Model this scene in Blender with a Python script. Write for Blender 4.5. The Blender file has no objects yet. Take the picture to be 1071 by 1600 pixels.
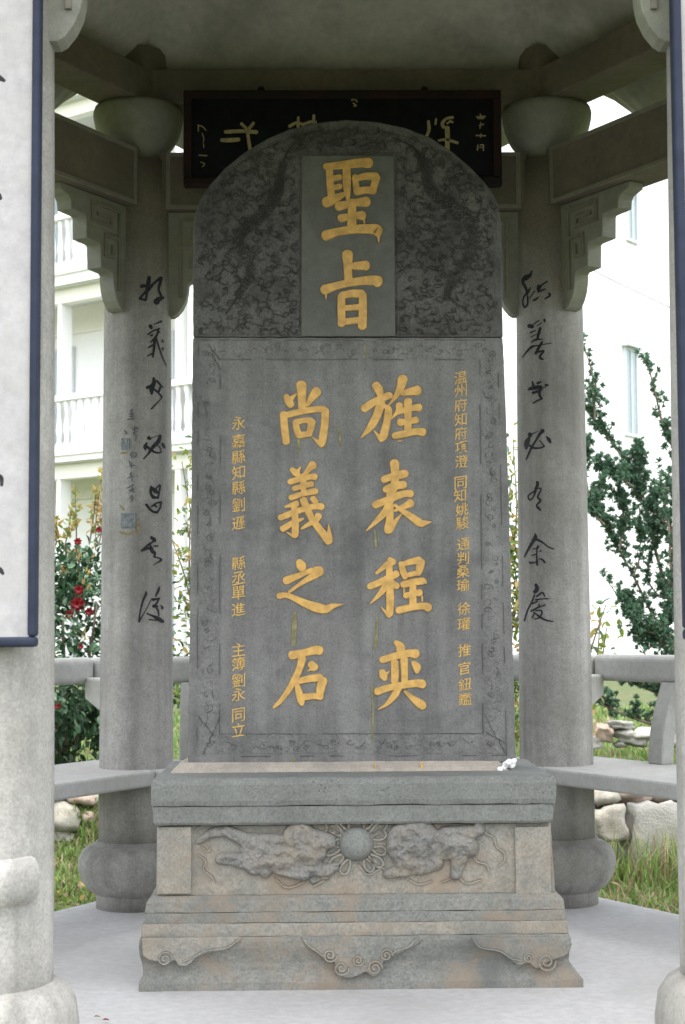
import bpy, bmesh, math, random
import numpy as np
from mathutils import Vector, Matrix, Euler, noise as mnoise
random.seed(7)
S = bpy.context.scene
COL = S.collection
# ------------------------------------------------------------------ camera
F = 2494.0
CAM = Vector((-0.124, -5.335, 1.172))
CR = (Matrix.Rotation(math.radians(-0.93), 3, 'Z') @ Matrix.Rotation(math.radians(94.15), 3, 'X')
      @ Matrix.Rotation(math.radians(-0.35), 3, 'Z'))
cd = bpy.data.cameras.new('camera'); cam = bpy.data.objects.new('camera', cd); COL.objects.link(cam)
cam.matrix_world = Matrix.Translation(CAM) @ CR.to_4x4()
cd.sensor_fit = 'VERTICAL'; cd.sensor_height = 24.0; cd.lens = F / 1600 * 24.0
cd.clip_start = 0.05; cd.clip_end = 2000
cd.dof.use_dof = True; cd.dof.focus_distance = 5.5; cd.dof.aperture_fstop = 5.0
S.camera = cam
# ------------------------------------------------------------------ sky, sun, exposure
SUN_EL, SUN_AZ = 77.0, 170.0          # bright overcast: a very wide soft sun high in the sky
w = bpy.data.worlds.new('World'); S.world = w; w.use_nodes = True
nt = w.node_tree; nt.nodes.clear()
sky = nt.nodes.new('ShaderNodeTexSky'); sky.sky_type = 'NISHITA'; sky.sun_disc = False
sky.sun_elevation = math.radians(SUN_EL); sky.sun_rotation = math.radians(SUN_AZ)
sky.dust_density = 2.5; sky.air_density = 1.0; sky.ozone_density = 1.0
hs = nt.nodes.new('ShaderNodeHueSaturation'); hs.inputs['Saturation'].default_value = 0.22
bg = nt.nodes.new('ShaderNodeBackground'); bg.inputs['Strength'].default_value = 0.15
wo = nt.nodes.new('ShaderNodeOutputWorld')
nt.links.new(sky.outputs[0], hs.inputs['Color']); nt.links.new(hs.outputs[0], bg.inputs[0]); nt.links.new(bg.outputs[0], wo.inputs[0])
sd = bpy.data.lights.new('sun', 'SUN'); sd.energy = 0.65; sd.angle = math.radians(60); sd.color = (1, .96, .9)
so = bpy.data.objects.new('sun', sd); COL.objects.link(so)
az = math.radians(SUN_AZ)            # 0 = +Y, clockwise
sdir = Vector((math.sin(az) * math.cos(math.radians(SUN_EL)), math.cos(az) * math.cos(math.radians(SUN_EL)), math.sin(math.radians(SUN_EL))))
so.rotation_euler = sdir.to_track_quat('Z', 'Y').to_euler(); so.location = (0, 0, 20)
S.view_settings.view_transform = 'Standard'; S.view_settings.look = 'None'
S.view_settings.gamma = 1; S.view_settings.use_curve_mapping = False
S.view_settings.exposure = 2.12
S.cycles.max_bounces = 8; S.cycles.diffuse_bounces = 4
# ------------------------------------------------------------------ helpers: rays from photo pixels to real surfaces
def ray(px, py): return (CR @ Vector(((px - 535.5) / F, -(py - 800) / F, -1.0)))
def PY(px, py, Y):
    d = ray(px, py); return CAM + d * ((Y - CAM.y) / d.y)
def PZ(px, py, Z):
    d = ray(px, py); return CAM + d * ((Z - CAM.z) / d.z)
def PC(px, py, cx, cy, rf, h=0.0):
    d = ray(px, py); r = rf(1.5)
    p = None
    for _ in range(4):
        R = r + h
        ox, oy = CAM.x - cx, CAM.y - cy
        a = d.x**2 + d.y**2; b = 2 * (ox * d.x + oy * d.y); c = ox**2 + oy**2 - R * R
        D = max(b * b - 4 * a * c, 0.0)
        p = CAM + d * ((-b - math.sqrt(D)) / (2 * a)); r = rf(p.z)
    return p
# ------------------------------------------------------------------ helpers: objects
def link(o, parent=None):
    COL.objects.link(o)
    if parent: o.parent = parent
    return o
def tag(o, label=None, cat=None, group=None, kind=None):
    if label: o['label'] = label
    if cat: o['category'] = cat
    if group: o['group'] = group
    if kind: o['kind'] = kind
    return o
def empty(name, loc, label, cat, group=None):
    o = bpy.data.objects.new(name, None); o.empty_display_size = .2; o.location = loc; link(o)
    return tag(o, label, cat, group)
def pyobj(name, V, Fc, mat, parent=None, smooth=False, mi=None, mats=None):
    me = bpy.data.meshes.new(name); me.from_pydata([tuple(v) for v in V], [], [tuple(f) for f in Fc])
    for m in (mats or [mat]): me.materials.append(m)
    if mi is not None: me.polygons.foreach_set('material_index', mi)
    if smooth: me.polygons.foreach_set('use_smooth', [True] * len(me.polygons))
    me.update()
    o = bpy.data.objects.new(name, me)
    link(o)
    if parent:
        o.parent = parent; o.matrix_parent_inverse = Matrix.Identity(4)
        pw = parent
        off = Vector((0, 0, 0))
        while pw: off += pw.location; pw = pw.parent
        me.transform(Matrix.Translation(-off))
    return o
def bevel(o, wdt=.006, seg=2):
    m = o.modifiers.new('bevel', 'BEVEL'); m.width = wdt; m.segments = seg; m.limit_method = 'ANGLE'; m.angle_limit = math.radians(40)
    m.harden_normals = False
    return o
def obox(A, B, t, z0, z1):
    """box running from A to B (xy), thickness t, between z0 and z1"""
    A = Vector(A[:2]); B = Vector(B[:2]); d = (B - A).normalized(); n = Vector((-d.y, d.x)) * t / 2
    c = [A + n, A - n, B - n, B + n]
    V = [(p.x, p.y, z0) for p in c] + [(p.x, p.y, z1) for p in c]
    return V, [(3, 2, 1, 0), (4, 5, 6, 7), (0, 1, 5, 4), (1, 2, 6, 5), (2, 3, 7, 6), (3, 0, 4, 7)]
def aabox(x0, x1, y0, y1, z0, z1):
    V = [(x0, y0, z0), (x1, y0, z0), (x1, y1, z0), (x0, y1, z0), (x0, y0, z1), (x1, y0, z1), (x1, y1, z1), (x0, y1, z1)]
    return V, [(3, 2, 1, 0), (4, 5, 6, 7), (0, 1, 5, 4), (1, 2, 6, 5), (2, 3, 7, 6), (3, 0, 4, 7)]
class MB:
    def __init__(s): s.V = []; s.F = []; s.M = []
    def add(s, vf, mi=0):
        V, Fc = vf; b = len(s.V); s.V += [tuple(v) for v in V]; s.F += [tuple(i + b for i in f) for f in Fc]; s.M += [mi] * len(Fc); return s
    def build(s, name, mat, parent=None, smooth=False, mats=None):
        return pyobj(name, s.V, s.F, mat, parent, smooth, s.M if mats else None, mats)
def lathe(prof, cx, cy, n=48, jit=0.0, cap=True):
    V = []; Fc = []
    for i, (r, z) in enumerate(prof):
        for k in range(n):
            a = 2 * math.pi * k / n
            rr = r * (1 + jit * (mnoise.noise(Vector((math.cos(a) * 1.5 + cx * 7, math.sin(a) * 1.5 + cy * 3, z * 4)))))
            V.append((cx + rr * math.cos(a), cy + rr * math.sin(a), z))
    for i in range(len(prof) - 1):
        for k in range(n):
            k2 = (k + 1) % n
            Fc.append((i * n + k, i * n + k2, (i + 1) * n + k2, (i + 1) * n + k))
    if cap:
        Fc.append(tuple(range(n - 1, -1, -1))); Fc.append(tuple((len(prof) - 1) * n + k for k in range(n)))
    return V, Fc
def tube(pts, rads, n=6):
    V = []; Fc = []
    for i, p in enumerate(pts):
        p = Vector(p)
        t = (Vector(pts[min(i + 1, len(pts) - 1)]) - Vector(pts[max(i - 1, 0)])).normalized()
        u = t.cross(Vector((0.13, .2, 1))).normalized(); v = t.cross(u)
        for k in range(n):
            a = 2 * math.pi * k / n; V.append(p + (u * math.cos(a) + v * math.sin(a)) * rads[i])
    for i in range(len(pts) - 1):
        for k in range(n):
            k2 = (k + 1) % n; Fc.append((i * n + k, i * n + k2, (i + 1) * n + k2, (i + 1) * n + k))
    Fc.append(tuple(range(n - 1, -1, -1))); Fc.append(tuple((len(pts) - 1) * n + k for k in range(n)))
    return V, Fc
def smooth_path(pts, sub=6):
    """Catmull-Rom through tuples of any length"""
    P = [np.array(p, float) for p in pts]
    if len(P) < 3:
        return [P[0] + (P[-1] - P[0]) * t for t in np.linspace(0, 1, sub + 1)]
    Q = [2 * P[0] - P[1]] + P + [2 * P[-1] - P[-2]]; out = []
    for i in range(1, len(Q) - 2):
        a, b, c, d = Q[i - 1:i + 3]
        for j in range(sub):
            t = j / sub
            out.append(.5 * ((2 * b) + (-a + c) * t + (2 * a - 5 * b + 4 * c - d) * t * t + (-a + 3 * b - 3 * c + d) * t**3))
    out.append(P[-1]); return out
def stroke(mb, pts, fmap, h, ox=0, oy=0, sc=1.0, jit=0.0, wmul=1.0, base=-.002, mi=0):
    """a brush stroke of varying width laid on a surface; fmap(px, py, height)"""
    pts = [(p[0], p[1], p[2] * wmul) for p in pts]
    sp = smooth_path(pts, 6)
    L = []; R = []; n = len(sp)
    for i, p in enumerate(sp):
        t = sp[min(i + 1, n - 1)][:2] - sp[max(i - 1, 0)][:2]; l = np.hypot(*t) or 1; t = t / l
        nn = np.array([-t[1], t[0]]); hw = max(p[2], 3) / 2 * (1 + jit * random.uniform(-1, 1))
        L.append(p[:2] + nn * hw); R.append(p[:2] - nn * hw)
    def cap(p, tdir, hw, sgn):
        out = []
        for k in range(1, 6):
            a = math.pi * k / 6
            nn = np.array([-tdir[1], tdir[0]])
            out.append(p + nn * hw * math.cos(a) * sgn + tdir * hw * math.sin(a) * sgn * .8)
        return out
    t0 = sp[0][:2] - sp[1][:2]; t0 = t0 / (np.hypot(*t0) or 1); t1 = sp[-1][:2] - sp[-2][:2]; t1 = t1 / (np.hypot(*t1) or 1)
    hw0 = max(sp[0][2], 3) / 2; hw1 = max(sp[-1][2], 3) / 2
    # ring: L forward, end cap, R backward, start cap
    c1 = []; c0 = []
    n1 = np.array([-t1[1], t1[0]])
    for k in range(1, 6):
        a = math.pi * k / 6; c1.append(sp[-1][:2] + n1 * hw1 * math.cos(a) + t1 * hw1 * math.sin(a) * .85)
    n0 = np.array([-t0[1], t0[0]])
    for k in range(1, 6):
        a = math.pi * k / 6; c0.append(sp[0][:2] + n0 * hw0 * math.cos(a) + t0 * hw0 * math.sin(a) * .85)
    ring = L + c1 + R[::-1] + c0
    cen = [p[:2] for p in sp] + [sp[-1][:2]] * 5 + [p[:2] for p in sp[::-1]] + [sp[0][:2]] * 5
    m = len(ring)
    V = []
    def X(p, hh): return fmap(ox + p[0] * sc, oy + p[1] * sc, hh)
    for r in ring: V.append(X(r, base))
    for r in ring: V.append(X(r, h * .55))
    for r, c in zip(ring, cen):
        V.append(X(c + (r - c) * .86, h))
    Fc = []
    for i in range(m):
        j = (i + 1) % m
        Fc.append((j, i, m + i, m + j)); Fc.append((m + j, m + i, 2 * m + i, 2 * m + j))
    T = 2 * m
    for i in range(n - 1):
        Fc.append((T + i, T + i + 1, T + (m - 6 - 1 - i + 1) - 0, T + (m - 6 - i + 1)) if False else (T + i, T + i + 1, T + n + 5 + (n - 2 - i), T + n + 5 + (n - 1 - i)))
    Fc.append(tuple(T + k for k in range(n - 1, n + 6)))
    Fc.append(tuple([T + 2 * n + 4] + [T + 2 * n + 5 + k for k in range(5)] + [T]))
    b = len(mb.V); mb.V += [tuple(v) for v in V]; mb.F += [tuple(i + b for i in f) for f in Fc]; mb.M += [mi] * len(Fc)
# ------------------------------------------------------------------ materials
def mat_new(name):
    m = bpy.data.materials.new(name); m.use_nodes = True; nt = m.node_tree
    b = nt.nodes['Principled BSDF']; return m, nt, b
def N(nt, t, **k):
    n = nt.nodes.new(t)
    for a, v in k.items():
        if a in n.inputs: n.inputs[a].default_value = v
        else: setattr(n, a, v)
    return n
def ramp(nt, src, stops):
    r = nt.nodes.new('ShaderNodeValToRGB'); e = r.color_ramp.elements
    while len(e) < len(stops): e.new(.5)
    for el, (p, c) in zip(e, stops):
        el.position = p; el.color = c if len(c) == 4 else (*c, 1)
    nt.links.new(src, r.inputs[0]); return r.outputs[0]
def mixc(nt, f, a, b, mode='MIX'):
    m = nt.nodes.new('ShaderNodeMix'); m.data_type = 'RGBA'; m.blend_type = mode
    for sck, v in ((m.inputs[0], f), (m.inputs[6], a), (m.inputs[7], b)):
        if isinstance(v, (int, float)): sck.default_value = v
        elif isinstance(v, tuple): sck.default_value = v if len(v) == 4 else (*v, 1)
        else: nt.links.new(v, sck)
    return m.outputs[2]
def stone(name, c1, c2, big=2.0, speck=.25, speck_scale=220, bump=.25, rough=.85, stain=None, stain_amt=.5, stain_scale=1.2,
          streak=0.0, pits=0.0, spec=.25, stretch=(1, 1, 1), stain2=None, bdist=.002, lines=0.0, top=None):
    m, nt, b = mat_new(name)
    tc = N(nt, 'ShaderNodeTexCoord'); geo = N(nt, 'ShaderNodeNewGeometry')
    mp = N(nt, 'ShaderNodeMapping'); mp.inputs['Scale'].default_value = stretch
    nt.links.new(geo.outputs['Position'], mp.inputs[0])
    P = mp.outputs[0]
    n1 = N(nt, 'ShaderNodeTexNoise', Scale=big, Detail=8.0, Roughness=.6); nt.links.new(P, n1.inputs['Vector'])
    base = mixc(nt, ramp(nt, n1.outputs[0], [(.35, (0, 0, 0)), (.65, (1, 1, 1))]), c1, c2)
    n2 = N(nt, 'ShaderNodeTexNoise', Scale=speck_scale, Detail=3.0, Roughness=.7); nt.links.new(geo.outputs['Position'], n2.inputs['Vector'])
    sp = ramp(nt, n2.outputs[0], [(.3, (1 - speck,) * 3), (.5, (1, 1, 1)), (.72, (1 + speck * .8,) * 3)])
    base = mixc(nt, 1.0, base, sp, 'MULTIPLY')
    n3 = N(nt, 'ShaderNodeTexNoise', Scale=28.0, Detail=6.0, Roughness=.65); nt.links.new(P, n3.inputs['Vector'])
    base = mixc(nt, 1.0, base, ramp(nt, n3.outputs[0], [(.3, (.86,) * 3), (.7, (1.1,) * 3)]), 'MULTIPLY')
    if stain:
        n4 = N(nt, 'ShaderNodeTexNoise', Scale=stain_scale, Detail=7.0, Roughness=.62, Distortion=.6); nt.links.new(P, n4.inputs['Vector'])
        base = mixc(nt, ramp(nt, n4.outputs[0], [(.48, (0, 0, 0)), (.7, (stain_amt,) * 3)]), base, stain)
    if stain2:
        n5 = N(nt, 'ShaderNodeTexNoise', Scale=stain_scale * 1.7, Detail=7.0, Roughness=.6); n5.inputs['Distortion'].default_value = .3
        mp2 = N(nt, 'ShaderNodeMapping'); mp2.inputs['Location'].default_value = (7, 3, 5); nt.links.new(P, mp2.inputs[0]); nt.links.new(mp2.outputs[0], n5.inputs['Vector'])
        base = mixc(nt, ramp(nt, n5.outputs[0], [(.5, (0, 0, 0)), (.66, (.75,) * 3)]), base, stain2)
    if streak:
        mp3 = N(nt, 'ShaderNodeMapping'); mp3.inputs['Scale'].default_value = (14, 14, .9); nt.links.new(geo.outputs['Position'], mp3.inputs[0])
        n6 = N(nt, 'ShaderNodeTexNoise', Scale=1.0, Detail=4.0, Roughness=.55); nt.links.new(mp3.outputs[0], n6.inputs['Vector'])
        base = mixc(nt, 1.0, base, ramp(nt, n6.outputs[0], [(.4, (1, 1, 1)), (.72, (1 - streak,) * 3)]), 'MULTIPLY')
    if top:   # weathered brown upper zone, colour also darkened for roof shade, ragged lower edge: (colour, height, softness)
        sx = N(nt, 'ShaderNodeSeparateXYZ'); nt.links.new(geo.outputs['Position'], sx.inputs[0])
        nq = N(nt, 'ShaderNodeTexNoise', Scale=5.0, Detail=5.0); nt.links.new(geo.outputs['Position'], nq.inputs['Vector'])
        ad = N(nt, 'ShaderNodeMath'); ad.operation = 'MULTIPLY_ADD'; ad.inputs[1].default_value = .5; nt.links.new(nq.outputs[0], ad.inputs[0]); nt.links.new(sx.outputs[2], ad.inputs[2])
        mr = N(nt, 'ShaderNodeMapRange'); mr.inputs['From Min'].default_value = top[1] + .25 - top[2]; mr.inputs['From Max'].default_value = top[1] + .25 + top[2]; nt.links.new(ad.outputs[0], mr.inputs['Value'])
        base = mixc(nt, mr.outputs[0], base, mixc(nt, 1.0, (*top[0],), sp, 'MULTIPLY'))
    hgt = None
    nb = N(nt, 'ShaderNodeTexNoise', Scale=90.0, Detail=8.0, Roughness=.7); nt.links.new(P, nb.inputs['Vector'])
    hgt = nb.outputs[0]
    if pits:
        vo = N(nt, 'ShaderNodeTexVoronoi', Scale=70.0); nt.links.new(geo.outputs['Position'], vo.inputs['Vector'])
        pr = ramp(nt, vo.outputs['Distance'], [(.04, (0, 0, 0)), (.2, (1, 1, 1))])
        n7 = N(nt, 'ShaderNodeTexNoise', Scale=9.0, Detail=3.0); nt.links.new(geo.outputs['Position'], n7.inputs['Vector'])
        pm = mixc(nt, ramp(nt, n7.outputs[0], [(.45, (0, 0, 0)), (.65, (1, 1, 1))]), (1, 1, 1), pr)
        base = mixc(nt, pits, base, mixc(nt, 1.0, base, pm, 'MULTIPLY'))
        hgt = mixc(nt, .6, hgt, pm)
    if lines:
        wv = N(nt, 'ShaderNodeTexWave', Scale=lines, Distortion=1.5, Detail=2.0); wv.bands_direction = 'Z'; nt.links.new(geo.outputs['Position'], wv.inputs['Vector'])
        base = mixc(nt, 1.0, base, ramp(nt, wv.outputs[1], [(0, (.9,) * 3), (1, (1.06,) * 3)]), 'MULTIPLY')
    bp = N(nt, 'ShaderNodeBump'); bp.inputs['Strength'].default_value = bump; bp.inputs['Distance'].default_value = bdist
    nt.links.new(hgt, bp.inputs['Height']); nt.links.new(bp.outputs[0], b.inputs['Normal'])
    nt.links.new(base, b.inputs['Base Color']); b.inputs['Roughness'].default_value = rough
    b.inputs['Specular IOR Level'].default_value = spec
    return m
def plain(name, c, rough=.6, spec=.3, var=.12, scale=20, bump=0.0, metal=0.0, trans=0.0, alt=None):
    m, nt, b = mat_new(name)
    geo = N(nt, 'ShaderNodeNewGeometry')
    n1 = N(nt, 'ShaderNodeTexNoise', Scale=float(scale), Detail=6.0); nt.links.new(geo.outputs['Position'], n1.inputs['Vector'])
    if alt: col = mixc(nt, ramp(nt, n1.outputs[0], [(.4, (0, 0, 0)), (.6, (1, 1, 1))]), c, alt)
    else: col = mixc(nt, 1.0, c, ramp(nt, n1.outputs[0], [(.3, (1 - var,) * 3), (.7, (1 + var,) * 3)]), 'MULTIPLY')
    nt.links.new(col, b.inputs['Base Color'])
    b.inputs['Roughness'].default_value = rough; b.inputs['Specular IOR Level'].default_value = spec; b.inputs['Metallic'].default_value = metal
    if bump:
        bp = N(nt, 'ShaderNodeBump'); bp.inputs['Strength'].default_value = bump; bp.inputs['Distance'].default_value = .003
        nt.links.new(n1.outputs[0], bp.inputs['Height']); nt.links.new(bp.outputs[0], b.inputs['Normal'])
    return m
def leafm(name, c, c2=None, trans=.35, rough=.45):
    m, nt, b = mat_new(name)
    geo = N(nt, 'ShaderNodeNewGeometry')
    n1 = N(nt, 'ShaderNodeTexNoise', Scale=9.0, Detail=3.0); nt.links.new(geo.outputs['Position'], n1.inputs['Vector'])
    c2 = c2 or tuple(x * .6 for x in c)
    col = mixc(nt, ramp(nt, n1.outputs[0], [(.35, (0, 0, 0)), (.65, (1, 1, 1))]), c, c2)
    nt.links.new(col, b.inputs['Base Color']); b.inputs['Roughness'].default_value = rough
    b.inputs['Specular IOR Level'].default_value = .3
    tr = N(nt, 'ShaderNodeBsdfTranslucent'); nt.links.new(col, tr.inputs[0])
    mx = N(nt, 'ShaderNodeMixShader'); mx.inputs[0].default_value = trans
    out = nt.nodes['Material Output']
    nt.links.new(b.outputs[0], mx.inputs[1]); nt.links.new(tr.outputs[0], mx.inputs[2]); nt.links.new(mx.outputs[0], out.inputs[0])
    return m
M = {}
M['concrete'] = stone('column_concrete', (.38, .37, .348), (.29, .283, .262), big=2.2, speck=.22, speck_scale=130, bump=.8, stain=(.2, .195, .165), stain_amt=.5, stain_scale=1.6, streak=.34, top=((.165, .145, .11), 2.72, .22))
M['beam'] = stone('beam_concrete', (.175, .150, .112), (.125, .108, .084), big=3, speck=.2, speck_scale=240, bump=.4, stain=(.13, .12, .09), stain_amt=.6, streak=0.0, lines=60.0)
M['trim'] = stone('beam_edge', (.225, .21, .17), (.18, .17, .135), big=4, speck=.15, bump=.2)
M['capital'] = stone('capital_concrete', (.265, .265, .23), (.21, .21, .18), big=3, speck=.15, bump=.2, stain=(.22, .24, .12), stain_amt=.6, stain_scale=2.5)
M['ceiling'] = stone('ceiling_concrete', (.52, .49, .47), (.42, .40, .385), big=1.4, speck=.08, bump=.2, rough=.9, stain=(.17, .165, .14), stain_amt=.55, stain_scale=1.8, stain2=None)
M['floor'] = stone('floor_concrete', (.52, .515, .515), (.455, .45, .448), big=1.0, speck=.12, bump=.18, rough=.8, stain=(.36, .355, .345), stain_amt=.6, stain_scale=1.6)
M['bench'] = stone('bench_concrete', (.42, .42, .405), (.36, .36, .345), big=2.5, speck=.15, bump=.3, stain=(.36, .35, .31), stain_amt=.4, stain_scale=3)
M['stele'] = stone('stele_stone', (.232, .230, .220), (.170, .168, .162), big=2.6, speck=.24, speck_scale=130, bump=.7, rough=.78, stain=(.075, .076, .078), stain_amt=.75, stain_scale=2.2, streak=.34, spec=.25, pits=.5)
M['stele_top'] = stone('stele_carved_stone', (.125, .124, .118), (.092, .090, .086), big=3.5, speck=.35, speck_scale=110, bump=.7, rough=.8, stain=(.045, .044, .045), stain_amt=.7, stain_scale=5.5, bdist=.003)
M['stele_panel'] = stone('stele_panel_stone', (.15, .152, .135), (.12, .122, .112), big=2.5, speck=.14, bump=.3, stain=(.09, .09, .085), stain_amt=.5, stain_scale=3)
M['groove'] = stone('groove_dark', (.070, .070, .068), (.11, .11, .107), big=8, speck=.3, bump=.3)  # darker tone for the raised strips that stand for border grooves
M['dark_line'] = stone('carving_dark', (.045, .044, .042), (.07, .069, .066), big=8, speck=.3, bump=.3)  # darkest tone, for the strips that draw clouds and scales on the head
M['gold'] = plain('gold_paint', (.58, .345, .098), rough=.5, spec=.35, var=.22, scale=35, bump=.25)
M['gold2'] = plain('gold_paint_small', (.58, .37, .11), rough=.5, spec=.35, var=.2, scale=120)
M['drip'] = plain('yellow_paint_drip', (.21, .19, .09), rough=.6, var=.4, scale=50)
M['plinth'] = stone('plinth_greenstone', (.225, .232, .213), (.185, .19, .18), big=3, speck=.28, speck_scale=120, bump=.9, stain=(.14, .145, .13), stain_amt=.5, stain_scale=4, pits=.75, bdist=.003)
M['plinth_warm'] = stone('plinth_warm_stone', (.34, .30, .245), (.26, .26, .235), big=5, speck=.28, speck_scale=110, bump=.9, stain=(.175, .18, .165), stain_amt=.9, stain_scale=3.2, stain2=(.30, .24, .18), bdist=.003)
M['plinth_foot'] = stone('plinth_foot_stone', (.245, .242, .215), (.20, .205, .19), big=4, speck=.28, speck_scale=110, bump=.9, stain=(.135, .14, .13), stain_amt=.8, stain_scale=3.5, stain2=(.27, .215, .16), bdist=.003)
M['lion'] = stone('lion_relief_stone', (.27, .258, .235), (.185, .185, .178), big=14, speck=.25, speck_scale=120, bump=.9, stain=(.31, .27, .21), stain_amt=.9, stain_scale=7, bdist=.004)
M['mortar'] = stone('mortar', (.42, .37, .31), (.34, .31, .265), big=6, speck=.2, bump=.5)
M['ink'] = plain('ink_paint', (.028, .028, .033), rough=.7, spec=.2, var=.4, scale=90)
M['ink_faint'] = plain('ink_paint_faded', (.11, .115, .125), rough=.8, spec=.2, var=.4, scale=150)
M['seal'] = stone('seal_relief', (.24, .265, .27), (.14, .16, .165), big=60, speck=.3, speck_scale=400, bump=.8, bdist=.003)
M['stain'] = plain('rust_stain', (.24, .20, .12), rough=.9, var=.3, scale=80)
M['plaque'] = plain('plaque_black', (.008, .009, .011), rough=.75, spec=.12, var=.3)
M['plaque_frame'] = plain('plaque_frame', (.014, .012, .012), rough=.7, spec=.15, alt=(.028, .013, .011), scale=6)
M['plaque_gold'] = plain('plaque_gold', (.34, .28, .14), rough=.55, var=.25, scale=50)
M['board'] = stone('board_white', (.40, .39, .395), (.365, .355, .36), big=3, speck=.06, bump=.15, rough=.6, stain=(.40, .38, .35), stain_amt=.3, stain_scale=9)
M['board_frame'] = plain('board_frame', (.022, .028, .050), rough=.6, spec=.2, var=.2)
M['cream'] = plain('cream_render', (.86, .84, .765), rough=.8, var=.03)
M['white'] = plain('white_render', (.88, .88, .87), rough=.8, var=.02)
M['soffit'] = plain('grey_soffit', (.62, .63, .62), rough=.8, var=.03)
M['glass'] = plain('window_glass', (.26, .34, .36), rough=.12, spec=.6, var=.1)
M['green_glass'] = plain('green_glass', (.03, .12, .08), rough=.2, spec=.5, var=.1)
M['frame_grey'] = plain('window_frame', (.55, .58, .60), rough=.5, var=.05)
M['rock'] = stone('rock', (.42, .38, .31), (.27, .27, .24), big=6, speck=.2, speck_scale=90, bump=.8, stain=(.14, .15, .10), stain_amt=.6, stain_scale=6, bdist=.01)
M['rock_pink'] = stone('rock_pink', (.46, .34, .26), (.36, .29, .24), big=6, speck=.2, speck_scale=90, bump=.8, stain=(.2, .18, .14), stain_amt=.5, stain_scale=6, bdist=.01)
M['rock_pale'] = stone('rock_pale', (.44, .42, .38), (.30, .30, .275), big=6, speck=.15, speck_scale=90, bump=.8, bdist=.01)
M['bark'] = stone('bark', (.20, .16, .12), (.13, .11, .09), big=20, speck=.3, bump=.8)
M['ground'] = stone('grass_ground', (.085, .12, .04), (.13, .13, .065), big=3, speck=.4, speck_scale=60, bump=.8, stain=(.07, .11, .03), stain_amt=.8, stain_scale=4, bdist=.02)
M['g1'] = leafm('grass_blade', (.16, .28, .06), (.12, .21, .045), .4)
M['g2'] = leafm('grass_blade_pale', (.24, .30, .10), (.20, .24, .09), .4)
M['g3'] = leafm('grass_dry', (.34, .25, .16), (.26, .17, .11), .3)
M['cam1'] = leafm('camellia_leaf', (.04, .10, .045), (.025, .065, .032), .2, .3)
M['cam2'] = leafm('camellia_leaf_pale', (.15, .24, .15), (.10, .18, .10), .2, .3)
M['young'] = leafm('young_leaf', (.42, .36, .10), (.46, .30, .13), .45)
M['ygreen'] = leafm('yellow_green_leaf', (.22, .28, .05), (.15, .22, .04), .45)
M['red'] = leafm('red_petal', (.24, .010, .014), (.15, .006, .010), .25)
M['needle'] = leafm('yew_needle', (.10, .18, .12), (.06, .13, .08), .2)
M['needle2'] = leafm('yew_needle_pale', (.14, .25, .16), (.10, .19, .11), .25)
# ------------------------------------------------------------------ setting: ground and pavilion floor
def ground_h(x, y):
    step = 1 / (1 + math.exp(-max(-40, min(40, (y - (3.95 + .12 * math.sin(x * 1.7))) * 14))))
    return -.16 + step * .36 + .03 * mnoise.noise(Vector((x * .8, y * .8, 0))) + max(0, min(1, (y - 6) / 14)) * .10
def axis(lo, hi, st, far):
    a = list(np.arange(lo, hi + 1e-6, st)); o = [hi + 2, hi + 6, hi + 15, hi + 40, far]; l = [-far, lo - 40, lo - 15, lo - 6, lo - 2]
    return l + a + o
xs = axis(-6, 6, .25, 400); ys = axis(-4, 12, .2, 400)
V = [(x, y, ground_h(x, y)) for y in ys for x in xs]; nx = len(xs)
Fc = [(j * nx + i, j * nx + i + 1, (j + 1) * nx + i + 1, (j + 1) * nx + i) for j in range(len(ys) - 1) for i in range(nx - 1)]
tag(pyobj('ground', V, Fc, M['ground'], smooth=True), 'grassy garden ground around the pavilion', kind='structure')
RH = 1.8
VA = [120, 60, 0, -60, -120, 180]
def hexv(R): return [Vector((R * math.cos(math.radians(a)), R * math.sin(math.radians(a)))) for a in VA]
def hexprism(R, z0, z1):
    p = hexv(R); V = [(v.x, v.y, z0) for v in p] + [(v.x, v.y, z1) for v in p]
    Fc = [tuple(range(6)), tuple(range(11, 5, -1))] + [((i + 1) % 6, i, 6 + i, 6 + (i + 1) % 6) for i in range(6)]
    return V, Fc
fl = pyobj('floor', *hexprism(2.07, -.5, 0), M['floor']); bevel(fl, .012)
tag(fl, 'pale grey concrete floor of the hexagonal pavilion', kind='structure')
# one low step in front
st = pyobj('step', *aabox(-1.4, 1.4, -2.35, -1.80, -.5, -.14), M['floor']); bevel(st, .012); tag(st, 'low concrete step before the pavilion', kind='structure')
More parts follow.
